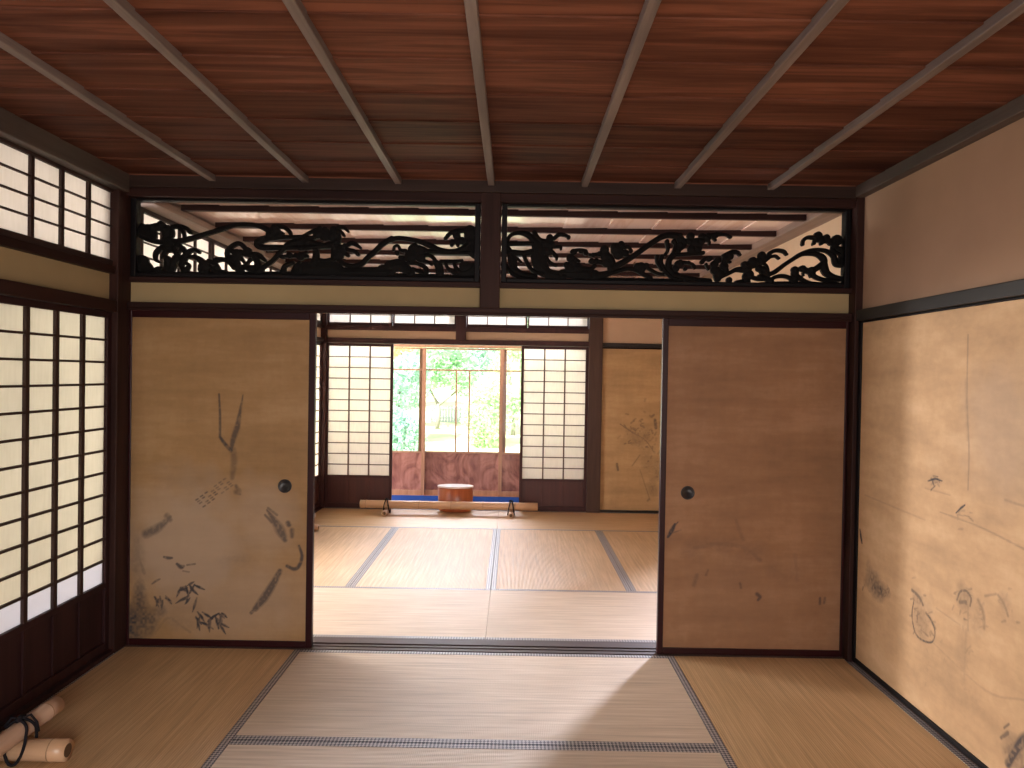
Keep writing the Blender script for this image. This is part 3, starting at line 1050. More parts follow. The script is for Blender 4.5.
# ------------------------------------------------------------------ carved transoms
class Carve:
    def __init__(self, y):
        self.bm = bmesh.new()
        self.y = y

    def pt(self, crop, x, yy):
        p = trace(crop[0] + x / 9.6, crop[1] + yy / 9.6, 1, self.y)
        return p.x, p.z

    def disc(self, crop, x, yy, r):
        cx, cz = self.pt(crop, x, yy)
        rr = 1.14 * r / 9.6 * (self.y - CY) / FPX
        self._disc(cx, cz, rr, random.uniform(.85, 1.1))

    def _disc(self, cx, cz, rr, sq=1.0, th=.022):
        n = 14
        bm, y = self.bm, self.y
        fr = [bm.verts.new((cx + rr * math.cos(2 * math.pi * k / n), y - .004, cz + rr * sq * math.sin(2 * math.pi * k / n))) for k in range(n)]
        bk = [bm.verts.new((cx + rr * math.cos(2 * math.pi * k / n), y + th - .004, cz + rr * sq * math.sin(2 * math.pi * k / n))) for k in range(n)]
        c = bm.verts.new((cx, y - .004 - min(.006, rr * .5), cz))
        for k in range(n):
            bm.faces.new((fr[k], fr[(k + 1) % n], c))
            bm.faces.new((fr[k], bk[k], bk[(k + 1) % n], fr[(k + 1) % n]))
        bm.faces.new(bk[::-1])

    def stroke(self, crop, pts):
        k = 1.22 * (self.y - CY) / FPX / 9.6
        P = smooth_pts([(*self.pt(crop, x, yy), w * k) for x, yy, w in pts], 5)
        bm, y = self.bm, self.y
        rows = []
        for i, p in enumerate(P):
            a, b = P[max(i - 1, 0)], P[min(i + 1, len(P) - 1)]
            d = Vector((b[0] - a[0], b[1] - a[1]))
            if d.length < 1e-9:
                d = Vector((1, 0))
            d.normalize()
            nx, nz = -d.y * p[2] / 2, d.x * p[2] / 2
            rows.append([bm.verts.new((p[0] + nx, y, p[1] + nz)), bm.verts.new((p[0], y - min(.007, p[2] * .3), p[1])), bm.verts.new((p[0] - nx, y, p[1] - nz)),
                         bm.verts.new((p[0] - nx, y + .02, p[1] - nz)), bm.verts.new((p[0] + nx, y + .02, p[1] + nz))])
        for r0, r1 in zip(rows[:-1], rows[1:]):
            for k in range(5):
                bm.faces.new((r0[k], r0[(k + 1) % 5], r1[(k + 1) % 5], r1[k]))
        bm.faces.new(rows[0])
        bm.faces.new(rows[-1][::-1])
        self._disc(P[0][0], P[0][1], P[0][2] / 2 * .98)
        self._disc(P[-1][0], P[-1][1], P[-1][2] / 2 * .98)


CR_A, CR_B, CR_C, CR_D = (132, 200), (216, 200), (300, 200), (390, 200)
CR_E, CR_F, CR_G, CR_H = (504, 206), (590, 206), (674, 210), (760, 210)
LEFT = {
    CR_A: ([[(50, 285, 50), (110, 300, 110), (170, 310, 120), (200, 330, 60), (210, 370, 40)], [(190, 265, 60), (270, 255, 66), (325, 290, 66), (318, 350, 60), (300, 372, 24)],
            [(60, 330, 40), (150, 370, 50), (220, 395, 40), (320, 402, 40), (420, 397, 42), (530, 375, 42), (640, 345, 40), (750, 310, 36), (880, 272, 34)],
            [(350, 262, 40), (382, 300, 30), (385, 342, 22), (362, 358, 16)], [(380, 258, 34), (450, 250, 34), (520, 272, 30), (553, 312, 26)],
            [(440, 262, 30), (488, 310, 28), (500, 380, 24)], [(350, 410, 90), (355, 470, 60)], [(340, 405, 50), (410, 400, 50), (450, 425, 36)],
            [(350, 445, 50), (270, 462, 40), (222, 510, 36), (222, 570, 28), (262, 598, 18)], [(335, 465, 40), (302, 520, 36), (286, 552, 22)],
            [(345, 450, 50), (405, 478, 44), (432, 540, 44), (400, 585, 50), (370, 660, 70)], [(335, 560, 50), (345, 640, 70), (320, 700, 60)],
            [(430, 425, 46), (470, 455, 24), (445, 500, 24)], [(480, 455, 34), (512, 515, 44), (490, 580, 50), (470, 620, 40)], [(500, 545, 50), (545, 492, 38), (600, 475, 30), (640, 500, 28)],
            [(540, 545, 30), (600, 545, 34), (650, 572, 46), (690, 620, 60)], [(50, 600, 110), (120, 640, 100), (190, 685, 60), (260, 690, 50)],
            [(50, 712, 36), (864, 716, 44)], [(660, 600, 30), (680, 650, 90), (700, 700, 60)], [(700, 610, 60), (755, 650, 26), (795, 690, 30)], [(735, 585, 36), (800, 620, 36), (830, 700, 50)],
            [(470, 630, 30), (500, 680, 50)], [(510, 600, 24), (540, 630, 30), (500, 690, 40)], [(820, 578, 30), (870, 568, 30)], [(210, 690, 40), (240, 655, 30), (280, 650, 20)]],
           [(100, 248, 24), (190, 252, 22), (275, 242, 36), (330, 270, 28), (95, 590, 56), (60, 620, 50), (400, 455, 26), (420, 560, 34), (690, 640, 50)]),
    CR_B: ([[(0, 290, 34), (100, 260, 34), (200, 236, 34), (330, 235, 34), (420, 252, 38), (500, 290, 46), (540, 315, 50)],
            [(580, 250, 40), (650, 260, 34), (700, 300, 32), (716, 338, 24)], [(590, 290, 24), (640, 318, 22)], [(440, 370, 40), (560, 355, 50), (700, 355, 32), (870, 350, 32)],
            [(480, 375, 46), (400, 402, 54), (402, 440, 48), (470, 455, 46), (600, 455, 42), (760, 455, 38), (870, 462, 36)],
            [(450, 645, 34), (540, 580, 34), (620, 492, 38), (700, 422, 46), (800, 396, 56), (870, 400, 56)],
            [(115, 560, 46), (104, 500, 36), (150, 442, 36), (222, 416, 36), (285, 470, 36)], [(230, 500, 46), (320, 520, 46), (400, 528, 46), (442, 556, 32), (470, 580, 24)],
            [(130, 560, 40), (180, 580, 60), (200, 640, 64), (240, 690, 50)], [(370, 540, 50), (392, 600, 46), (400, 680, 70)], [(330, 568, 26), (288, 612, 24), (250, 640, 30)],
            [(250, 650, 30), (320, 655, 50), (420, 665, 70)], [(0, 575, 44), (60, 568, 36), (120, 592, 36), (170, 650, 36)], [(0, 660, 60), (30, 690, 50), (100, 700, 40)],
            [(0, 715, 50), (864, 722, 60)], [(620, 545, 26), (700, 535, 26), (870, 540, 32)], [(640, 690, 46), (660, 632, 36), (735, 602, 34)], [(740, 700, 46), (762, 640, 36), (800, 604, 30)],
            [(150, 490, 36), (210, 530, 60), (190, 580, 40)], [(240, 560, 30), (270, 600, 24)]],
           [(520, 330, 38), (560, 300, 50), (600, 338, 40), (560, 262, 28), (200, 520, 42), (165, 560, 40), (300, 485, 34), (640, 545, 18), (705, 530, 26), (770, 530, 22), (812, 540, 38), (850, 662, 56)]),
    CR_C: ([[(0, 385, 44), (100, 403, 42), (200, 430, 40), (280, 440, 46)], [(0, 460, 46), (100, 452, 42), (200, 442, 42), (300, 430, 56), (350, 400, 56)],
            [(40, 340, 26), (90, 312, 26), (150, 290, 36)], [(50, 360, 22), (140, 360, 36)], [(340, 290, 28), (390, 300, 24), (420, 340, 24)], [(360, 262, 28), (420, 262, 28), (458, 300, 20)],
            [(370, 340, 36), (362, 400, 46), (340, 460, 46)], [(440, 440, 28), (490, 412, 36), (540, 430, 32), (580, 458, 22)], [(430, 470, 32), (520, 490, 32), (555, 522, 30)],
            [(410, 500, 28), (458, 530, 32)], [(330, 440, 50), (330, 540, 60)], [(150, 480, 46), (150, 560, 56), (120, 620, 56)], [(180, 575, 36), (240, 580, 30), (320, 570, 40)], [(0, 540, 50), (60, 502, 26)],
            [(372, 575, 36), (430, 618, 36), (510, 633, 36), (590, 610, 40), (650, 550, 40), (720, 490, 40), (790, 422, 42), (880, 368, 40)],
            [(0, 665, 110), (150, 660, 120), (320, 655, 110), (420, 695, 80), (600, 690, 74), (864, 690, 84)]],
           [(170, 330, 42), (240, 330, 54), (310, 340, 54), (350, 335, 36), (240, 285, 28), (190, 275, 26), (320, 285, 30), (362, 305, 26), (360, 520, 56), (395, 480, 46), (430, 442, 24), (380, 470, 40), (790, 655, 38), (555, 522, 18), (458, 530, 18)]),
    CR_D: ([[(0, 385, 40), (60, 366, 36), (150, 370, 34), (280, 395, 38), (380, 435, 46), (470, 480, 46), (570, 495, 42), (660, 485, 46), (740, 440, 56), (770, 400, 64)],
            [(770, 300, 100), (775, 400, 104), (780, 480, 84), (835, 560, 36)], [(530, 370, 26), (570, 322, 32), (620, 302, 36), (700, 290, 40), (780, 290, 46)],
            [(340, 490, 36), (450, 495, 36), (600, 505, 32), (864, 498, 32)], [(32, 480, 22), (42, 446, 22), (78, 440, 22), (100, 478, 26), (150, 490, 36)], [(100, 552, 36), (170, 560, 50)],
            [(300, 530, 32), (370, 530, 28), (420, 560, 32), (440, 610, 36)], [(300, 580, 32), (360, 592, 26), (400, 618, 22)], [(280, 452, 36), (330, 470, 32), (380, 500, 28)],
            [(0, 640, 100), (80, 625, 100), (130, 645, 90), (200, 705, 70)], [(180, 600, 36), (260, 610, 26), (340, 650, 36), (350, 700, 36)], [(220, 660, 26), (290, 690, 32), (340, 722, 36)],
            [(440, 600, 50), (470, 640, 64), (480, 700, 66)], [(530, 606, 26), (560, 660, 32), (620, 690, 50)], [(490, 590, 32), (600, 590, 32), (690, 580, 26)],
            [(615, 600, 30), (632, 650, 34), (690, 700, 70), (800, 655, 110), (835, 620, 56)], [(0, 730, 50), (864, 745, 36)]],
           [(640, 340, 34), (620, 312, 26), (690, 390, 34), (650, 392, 34), (600, 405, 26), (590, 432, 16), (650, 432, 16), (230, 480, 52), (270, 502, 52), (200, 540, 52), (290, 550, 42), (240, 442, 26), (70, 510, 20), (720, 640, 50)]),
}
RIGHTC = {
    CR_E: ([[(30, 340, 26), (60, 282, 28), (130, 257, 28), (210, 266, 46), (270, 310, 56), (325, 400, 96), (330, 500, 120), (360, 590, 110), (430, 650, 84), (560, 672, 76)],
            [(290, 252, 36), (340, 320, 34), (400, 350, 56), (450, 370, 50)], [(480, 310, 32), (530, 272, 32), (590, 280, 28), (620, 300, 22)], [(460, 392, 26), (540, 390, 26), (547, 412, 22)],
            [(450, 430, 36), (500, 480, 32), (506, 510, 22)], [(400, 480, 28), (440, 540, 28), (500, 570, 26)], [(20, 400, 56), (60, 450, 56), (80, 520, 74), (100, 600, 56), (180, 650, 40), (300, 672, 36)],
            [(40, 362, 34), (280, 356, 26)], [(60, 442, 46), (180, 452, 44), (260, 440, 46)], [(130, 502, 24), (165, 540, 20)], [(190, 470, 32), (230, 560, 32), (280, 620, 32), (370, 650, 36)],
            [(20, 565, 24), (60, 625, 34), (150, 682, 32), (300, 702, 26)], [(650, 440, 28), (700, 420, 26), (780, 425, 24), (800, 450, 20)], [(680, 500, 22), (722, 530, 22)],
            [(560, 645, 64), (700, 645, 84), (870, 662, 84)], [(600, 565, 50), (700, 592, 56), (820, 605, 36), (870, 575, 36)], [(0, 715, 36), (864, 728, 44)]],
           [(440, 310, 32), (430, 370, 52), (420, 430, 46), (620, 300, 18), (670, 440, 30), (640, 500, 36), (660, 540, 36), (740, 432, 22), (784, 452, 20), (842, 530, 26), (640, 600, 50), (700, 590, 44)]),
    CR_F: ([[(180, 480, 46), (220, 540, 46), (200, 590, 56)], [(330, 400, 26), (370, 392, 26), (400, 430, 20)], [(310, 430, 26), (360, 470, 26)],
            [(200, 600, 56), (300, 550, 50), (400, 490, 46), (500, 420, 42), (600, 350, 44), (680, 300, 44), (760, 277, 46), (840, 290, 56), (870, 320, 64)],
            [(740, 340, 36), (750, 420, 26), (720, 470, 26)], [(870, 370, 54), (840, 430, 54), (790, 480, 46), (760, 530, 46), (760, 600, 54), (810, 650, 54), (870, 680, 46)],
            [(692, 480, 32), (684, 540, 32), (720, 620, 36), (790, 680, 36), (870, 712, 36)], [(642, 480, 26), (648, 540, 26), (690, 610, 26)],
            [(0, 680, 74), (120, 660, 56), (240, 630, 38), (350, 602, 34), (440, 612, 36), (510, 650, 36), (580, 690, 36)], [(550, 592, 26), (640, 642, 26), (700, 655, 26)], [(0, 715, 50), (864, 732, 54)],
            [(0, 470, 26), (90, 460, 30), (140, 470, 40)], [(0, 530, 26), (60, 530, 34), (140, 545, 40)]],
           [(140, 420, 38), (150, 480, 44), (160, 540, 44), (260, 420, 54), (270, 460, 44), (300, 372, 30), (392, 432, 20), (90, 460, 22), (30, 470, 22), (60, 530, 26), (340, 452, 30), (232, 392, 30), (490, 592, 44), (540, 572, 26), (460, 582, 36), (850, 560, 34)]),
    CR_G: ([[(0, 300, 36), (20, 340, 34), (0, 400, 34)], [(290, 252, 36), (350, 242, 32), (430, 232, 32), (500, 236, 22), (545, 262, 24)], [(320, 270, 22), (342, 310, 22), (336, 330, 16)],
            [(370, 260, 22), (400, 290, 20)], [(100, 300, 50), (90, 350, 36), (40, 390, 32)], [(0, 430, 30), (150, 420, 32), (280, 410, 32)], [(30, 520, 32), (90, 500, 26), (180, 520, 22), (200, 560, 18)],
            [(0, 620, 44), (80, 642, 44), (200, 672, 46), (340, 684, 46)], [(270, 500, 36), (300, 470, 32), (350, 460, 36)], [(480, 440, 36), (550, 406, 36), (610, 405, 32), (632, 430, 26)],
            [(380, 520, 44), (400, 600, 44), (420, 660, 54)], [(480, 500, 44), (500, 580, 44)], [(310, 520, 22), (330, 570, 18)], [(500, 480, 26), (540, 500, 22)],
            [(440, 640, 44), (540, 600, 32), (600, 572, 36), (680, 570, 54)], [(690, 540, 70), (780, 510, 70), (870, 470, 60)], [(690, 640, 54), (720, 600, 54), (700, 680, 54)], [(820, 560, 26), (842, 600, 26)],
            [(740, 640, 32), (810, 660, 32), (870, 660, 36)], [(0, 722, 56), (864, 728, 46)], [(600, 700, 40), (700, 690, 60)]],
           [(60, 242, 22), (160, 252, 34), (150, 300, 34), (220, 320, 54), (220, 370, 44), (180, 380, 44), (270, 252, 30), (330, 242, 24), (400, 246, 24), (320, 272, 30), (260, 300, 36), (60, 510, 30), (140, 506, 18), (190, 540, 18), (110, 562, 18), (20, 560, 30),
            (340, 470, 24), (390, 520, 34), (420, 482, 30), (500, 472, 34), (540, 442, 30), (480, 540, 38), (400, 580, 42), (440, 620, 42), (680, 522, 30), (760, 492, 38), (840, 442, 30), (800, 500, 34), (700, 572, 42), (820, 560, 30), (720, 620, 42), (530, 672, 26)]),
    CR_H: ([[(0, 560, 50), (40, 572, 44), (60, 610, 36)], [(0, 480, 54), (80, 460, 36), (100, 412, 32), (160, 386, 30), (230, 396, 30), (258, 425, 24)], [(90, 450, 26), (150, 440, 24), (184, 464, 20)],
            [(30, 500, 22), (70, 540, 20), (85, 600, 20)], [(80, 622, 36), (150, 590, 36), (230, 530, 32), (320, 470, 32), (400, 422, 36), (490, 386, 30), (580, 381, 30), (650, 396, 32), (710, 440, 40), (732, 510, 46), (780, 532, 36)],
            [(380, 430, 32), (450, 416, 34), (540, 422, 36), (600, 452, 50), (620, 500, 46), (560, 550, 44), (510, 580, 44)], [(620, 500, 46), (622, 560, 64), (650, 610, 54), (720, 642, 36), (815, 660, 32)],
            [(510, 580, 44), (522, 630, 36), (600, 665, 32), (700, 675, 30), (815, 665, 26)], [(412, 330, 26), (422, 290, 26), (460, 262, 30), (530, 262, 36)], [(540, 280, 44), (640, 290, 44), (720, 310, 50)],
            [(512, 330, 18), (530, 290, 22)], [(720, 330, 44), (700, 390, 36)], [(740, 362, 36), (800, 390, 44), (802, 450, 44), (772, 520, 36)], [(720, 400, 26), (772, 430, 22), (772, 470, 20)],
            [(340, 580, 54), (340, 660, 64)], [(400, 560, 44), (480, 600, 36), (490, 640, 20)], [(370, 640, 36), (450, 690, 32), (560, 706, 26), (815, 704, 16)], [(420, 600, 20), (420, 630, 14)],
            [(110, 670, 26), (150, 642, 30), (220, 632, 32), (290, 650, 32), (330, 690, 54)], [(0, 640, 44), (60, 652, 50), (110, 690, 44)], [(0, 720, 44), (330, 718, 54), (864, 738, 26)]],
           [(20, 442, 36), (20, 500, 26), (560, 246, 36), (640, 266, 30), (740, 290, 46), (720, 340, 32), (600, 290, 32), (680, 310, 26), (520, 320, 14), (590, 322, 14), (335, 572, 30), (340, 600, 30), (410, 560, 30), (440, 580, 26), (500, 580, 36)]),
}


def ranma(label, x0, x1, data):
    y = .040
    t = thing('carved_transom', label, 'carved panel', ((x0 + x1) / 2, y, 1.934))
    z0, z1 = 1.934, 2.343
    fw = .028
    finish('frame', boxes((x0, x0 + fw, .012, .066, z0, z1), (x1 - fw, x1, .012, .066, z0, z1), (x0 + fw, x1 - fw, .012, .056, z1 - .013, z1), (x0 + fw, x1 - fw, .012, .066, z0, z0 + .022)), M['black'], t, .004)
    c = Carve(y)
    for crop, (sts, discs) in data.items():
        for s in sts:
            c.stroke(crop, s)
        for d in discs:
            c.disc(crop, *d)
    # keep the carving inside its frame
    for v in c.bm.verts:
        v.co.x = min(max(v.co.x, x0 + fw - .006), x1 - fw + .006)
        v.co.z = min(max(v.co.z, z0 + .016), z1 - .01)
    finish('wave_carving', c.bm, M['ranma'], t, 0)
    return t


ranma('black openwork transom carved with waves, left of the short centre strut', -1.879, -.056, LEFT)
ranma('black openwork transom carved with waves, right of the short centre strut', .056, 1.874, RIGHTC)


# ------------------------------------------------------------------ bamboo barriers
def bamboo_bar(name, parent, mat, p, q, r, joints):
    """one hollow cane with its ring joints and cut ends"""
    p, q = Vector(p), Vector(q)
    d = q - p
    pts, rs = [], []
    ts = sorted(set([0, 1] + [k for j in joints for k in (j - .012 / d.length, j - .004 / d.length, j + .004 / d.length, j + .012 / d.length) if 0 < k < 1]))
    for t in ts:
        pts.append(p + d * t)
        near_j = min([abs(t - j) * d.length for j in joints] + [9])
        rs.append(r * (1.05 if near_j < .006 else 1.0))
    bm = bmesh.new()
    tube(bm, pts, rs, 24)
    o = finish(name, bm, mat, parent, 0, True)
    n = d.normalized()
    for j in joints:
        c = p + d * j
        bm = bmesh.new()
        tube(bm, [c - n * .0022, c + n * .0022], r * 1.06, 24)
        finish('joint', bm, M['node'], o, 0, True)
    for e, s in ((p, -1), (q, 1)):
        bm = bmesh.new()
        tube(bm, [e + n * s * -.004, e + n * s * .0008], r * .62, 16)
        finish('hollow_end', bm, M['hollow'], o)
    return o


def barrier(label, p, q, r, fr, feet, mat, fmat, group='bamboo floor barriers', loc=None):
    """a thick bamboo pole lying on two short cross pieces, bound with black rope"""
    p, q = Vector(p), Vector(q)
    d = (q - p).normalized()
    side = Vector((-d.y, d.x, 0))
    t = thing('bamboo_barrier', label, 'bamboo pole', ((p + q) / 2)[:2] + (0,), 0, group)
    L = (q - p).length
    bamboo_bar('pole', t, mat, p, q, r, [.06 / L] + [k for k in np.arange(.28, L - .05, .33) / L])
    for along, s0, s1 in feet:
        cpt = p + d * along
        z = fr * 1.06 + .0018
        u, v = Vector((cpt.x, cpt.y, z)) + side * s0, Vector((cpt.x, cpt.y, z)) + side * s1
        bamboo_bar('foot', t, fmat, u, v, fr, [.16])
        bm = bmesh.new()
        for off in (-.010, .010):       # two turns over the pole and under the foot
            pts = []
            for k in range(25):
                an = 2 * math.pi * k / 24
                rad_s = r + .006
                zz = p.z + math.sin(an) * (r + .006) if math.sin(an) > 0 else p.z + math.sin(an) * (r + 2 * fr - .006)
                pts.append(cpt + side * (math.cos(an) * rad_s) + d * ((1 if off > 0 else -1) * (.009 + (fr - .001) * (1 - math.sin(an)) / 2)) + Vector((0, 0, zz - p.z)))
            tube(bm, pts, .0055, 8, False)
        # knot on top and a loose tail
        k0 = cpt + Vector((0, 0, r + .008))
        tube(bm, [k0 - d * .022, k0 + Vector((0, 0, .008)), k0 + d * .022], .008, 8)
        tube(bm, [k0, k0 + side * -.03 + d * .012 + Vector((0, 0, .012)), k0 + side * -(r + .016) + d * .018 + Vector((0, 0, -.02)), k0 + side * -(r + .02) + d * .02 + Vector((0, 0, -r - .02))], .005, 8)
        tube(bm, [k0, k0 + side * .025 - d * .012 + Vector((0, 0, .010)), k0 + side * (r + .014) - d * .016 + Vector((0, 0, -.022))], .005, 8)
        finish('rope_binding', bm, M['rope'], t, 0, True)
    return t


barrier('long bamboo pole barrier across the far window bay, in front of the round tub', (-1.43, 3.79, .096), (.405, 3.79, .096), .041, .027,
        [(.275, -.16, .12), (1.560, -.16, .12)], M['bamboo'], M['bamboo_y'])
barrier('bamboo pole barrier on the near tatami by the left shoji, cut off at lower left', (-1.665, -2.6, .114), (-1.665, -.932, .114), .034, .039,
        [(.25, -.175, .17), (1.455, -.175, .17)], M['bamboo_y'], M['bamboo'])
barrier('bamboo pole barrier along the far left wall, only its tied end showing', (-1.752, 1.35, .096), (-1.752, 3.12, .096), .041, .027,
        [(.25, -.125, .10), (1.55, -.125, .10)], M['bamboo_y'], M['bamboo'])

# ------------------------------------------------------------------ round tub in the window bay
def squash(o):
    for v in o.data.vertices:
        v.co.y *= .62
    return o


tc = (-.462, 3.985, .0012)
t = thing('wooden_tub', 'oval red-brown wooden tub with a sheen-pale flat lid, behind the far bamboo pole', 'tub', tc)
bm = bmesh.new()
lathe(bm, [(.150, .0), (.168, .004), (.178, .022), (.183, .05), (.187, .250), (.180, .254)], tc, 'z', 48)
squash(finish('body', bm, M['tub'], t, 0, True))
bm = bmesh.new()
lathe(bm, [(.1795, .045), (.1865, .046), (.1875, .066), (.1805, .067)], tc, 'z', 48)
squash(finish('hoop', bm, M['tub_hoop'], t, 0, True))
bm = bmesh.new()
lathe(bm, [(.178, .2545), (.190, .2555), (.1915, .268), (.187, .2725), (.02, .2725)], tc, 'z', 48)
squash(finish('lid', bm, M['tub_lid'], t, 0, False, label='sheen-pale flat lid'))

# blue runner on the veranda
tag(finish('veranda_carpet', boxes((-2.3, 1.9, 4.30, 4.985, -.0115, -.004)), M['blue'], None, .002), 'blue felt runner laid along the veranda outside the far shoji', 'carpet')


# ------------------------------------------------------------------ glass doors of the veranda
def glass_door(label, x0, x1, y):
    t = thing('glass_door', label, 'glass door', ((x0 + x1) / 2, y, -.01), 0, 'glass doors of the veranda')
    z0, zk, zt, z1 = -.010, .518, 1.500, 1.765
    s = .044
    fr = boxes((x0, x0 + s, y, y + .032, z0, z1), (x1 - s, x1, y, y + .032, z0, z1), (x0 + s, x1 - s, y, y + .032, z0, z0 + .06), (x0 + s, x1 - s, y, y + .032, z1 - .018, z1),
               (x0 + s, x1 - s, y, y + .032, zk - .022, zk), (x0 + s, x1 - s, y + .002, y + .03, zt - .010, zt + .010))
    finish('frame', fr, M['sash'], t, .002)
    m = (x0 + x1) / 2
    finish('glazing_bar', boxes((m - .088, m - .070, y + .004, y + .028, zk, zt - .010), (m + .070, m + .088, y + .004, y + .028, zk, zt - .010)), M['sash'], t, .001)
    finish('pane', boxes((x0 + s, x1 - s, y + .014, y + .017, zk, zt - .010), (x0 + s, x1 - s, y + .014, y + .017, zt + .010, z1 - .018)), M['glass'], t)
    finish('kick_panel', boxes((x0 + s, x1 - s, y + .010, y + .020, z0 + .06, zk - .022)), M['burl'], t)
    return t


glass_door('glass door in the left third of the garden window, partly behind the far shoji', -1.930, -.918, 5.045)
glass_door('middle glass door of the garden window, behind the round tub', -1.002, .052, 5.08)
glass_door('glass door in the right end of the garden window, beyond the rope-tied pole end', -.032, .980, 5.045)
trim(boxes((-4.2, 1.98, 5.02, 5.14, 1.772, 1.815)), M['sash'], .003)
trim(boxes((-4.2, 1.98, 5.02, 5.14, -.06, -.011)), M['sash'], .002)
struct(finish('wall_veranda_back', boxes((.985, 1.98, 5.04, 5.10, -.06, 1.77)), M['plaster_far']))
trim(boxes((-2.04, -1.935, 5.03, 5.13, -.01, 2.5)), M['sash'], .004)

# ------------------------------------------------------------------ garden
def ground_z(x, y):
    s = min(max((y - 9) / 24, 0), 1)
    s = s * s * (3 - 2 * s)
    return -.62 + 1.35 * s + .12 * noise.noise(Vector((x * .15, y * .15, 0)))


bm = bmesh.new()
nx, ny = 40, 50
grid = [[bm.verts.new((-30 + 60 * i / nx, 8 + 62 * j / ny, ground_z(-30 + 60 * i / nx, 8 + 62 * j / ny))) for j in range(ny + 1)] for i in range(nx + 1)]
for i in range(nx):
    for j in range(ny):
        bm.faces.new((grid[i][j], grid[i + 1][j], grid[i + 1][j + 1], grid[i][j + 1]))
struct(finish('floor_lawn', bm, M['lawn'], None, 0, True))


def plant(name, label, cat, x, y, blobs, trunk, lm, n, leaf, seed, group=None):
    """blobs: leaf clouds (dx, dy, z above ground, rx, ry, rz); trunk: list of stems, each a list of (dx, dy, z, radius)"""
    r = random.Random(seed)
    g = ground_z(x, y)
    t = thing(name, label, cat, (x, y, g), 0, group)
    vs, fs = [], []
    tot = sum(b[3] * b[4] * b[5] for b in blobs) ** 1
    for b in blobs:
        k = int(n * b[3] * b[4] * b[5] / tot)
        for _ in range(k):
            while True:
                p = Vector((r.uniform(-1, 1), r.uniform(-1, 1), r.uniform(-1, 1)))
                if .25 < p.length < 1:
                    break
            c = Vector((b[0] + p.x * b[3], b[1] + p.y * b[4], b[2] + p.z * b[5]))
            nrm = Vector((r.gauss(0, 1), r.gauss(0, 1), r.gauss(.5, 1))).normalized()
            a = nrm.orthogonal().normalized()
            a = Matrix.Rotation(r.uniform(0, 6.28), 3, nrm) @ a
            c2 = nrm.cross(a)
            s = leaf * r.uniform(.6, 1.3)
            k0 = len(vs)
            vs += [c - a * s, c + c2 * s * .45 + nrm * s * .12, c + a * s, c - c2 * s * .45 + nrm * s * .12]
            fs.append((k0, k0 + 1, k0 + 2, k0 + 3))
    me = bpy.data.meshes.new('foliage')
    me.from_pydata([tuple(v) for v in vs], [], fs)
    me.materials.append(lm)
    o = bpy.data.objects.new('foliage', me)
    COL.objects.link(o)
    o.parent = t
    if trunk:
        bm = bmesh.new()
        for stem in trunk:
            tube(bm, [(p[0], p[1], p[2]) for p in stem], [p[3] for p in stem], 8)
        finish('trunk', bm, M['bark'], t, 0, True, local=True)
    return t


def at(u, d):
    """garden spot seen at photo column u, d metres from the viewer"""
    return CX + (u - 512) / FPX * d, CY + d


x, y = at(437, 22)
plant('garden_tree', 'small tree with a thin forked trunk, seen through the middle glass door', 'tree', x, y,
      [(-.5, 0, 1.6, .75, .6, .55), (.45, .1, 1.75, .8, .6, .6), (0, .2, 2.3, .9, .7, .6), (.9, 0, 1.2, .5, .4, .3), (-.9, 0, 1.15, .45, .4, .35)],
      [[(0, 0, 0, .07), (.04, 0, .45, .055), (.02, 0, .75, .05)], [(.02, 0, .72, .045), (-.25, 0, 1.2, .03), (-.5, 0, 1.7, .015)], [(.02, 0, .7, .045), (.4, 0, 1.0, .035), (.75, .1, 1.3, .02)]],
      M['leaf_b'], 2600, .09, 3)
x, y = at(484, 19)
plant('garden_shrub', 'light green rounded shrub at the right of the middle glass door', 'shrub', x, y,
      [(0, 0, .7, .6, .6, .75), (.2, 0, 1.4, .5, .5, .5)], None, M['leaf_a'], 2600, .07, 4)
x, y = at(404, 17)
plant('garden_shrub', 'blue-green shrub low in the left glass door', 'shrub', x, y, [(0, 0, .45, .55, .5, .6), (-.3, .1, .8, .4, .4, .4)], None, M['leaf_c'], 2200, .07, 5)
x, y = at(400, 26)
plant('garden_tree', 'tree with golden leaves in the upper left of the garden', 'tree', x, y,
      [(0, 0, 2.5, 1.2, .9, .7), (-.8, 0, 1.9, .8, .6, .5), (.7, .2, 3.0, .8, .7, .5)], [[(0, 0, 0, .09), (.05, 0, 1.2, .07), (0, 0, 2.4, .03)]], M['leaf_d'], 2200, .10, 6)
x, y = at(399, 19.2)
plant('garden_tree', 'blue-green tree filling the middle of the left glass door', 'tree', x, y,
      [(0, 0, 1.5, .8, .7, .7), (-.6, 0, 1.2, .5, .5, .5), (.3, 0, 2.0, .5, .5, .4)], [[(0, 0, 0, .06), (0, 0, 1.4, .03)]], M['leaf_c'], 2400, .08, 7)
x, y = at(513, 21)
plant('garden_tree', 'yellow-green tree in the narrow right glass door', 'tree', x, y,
      [(0, 0, 1.6, .8, .7, 1.0), (.4, 0, 2.5, .7, .6, .6), (-.1, 0, .6, .5, .5, .5)], [[(0, 0, 0, .06), (.05, 0, 1.5, .03)]], M['leaf_a'], 2800, .08, 8)
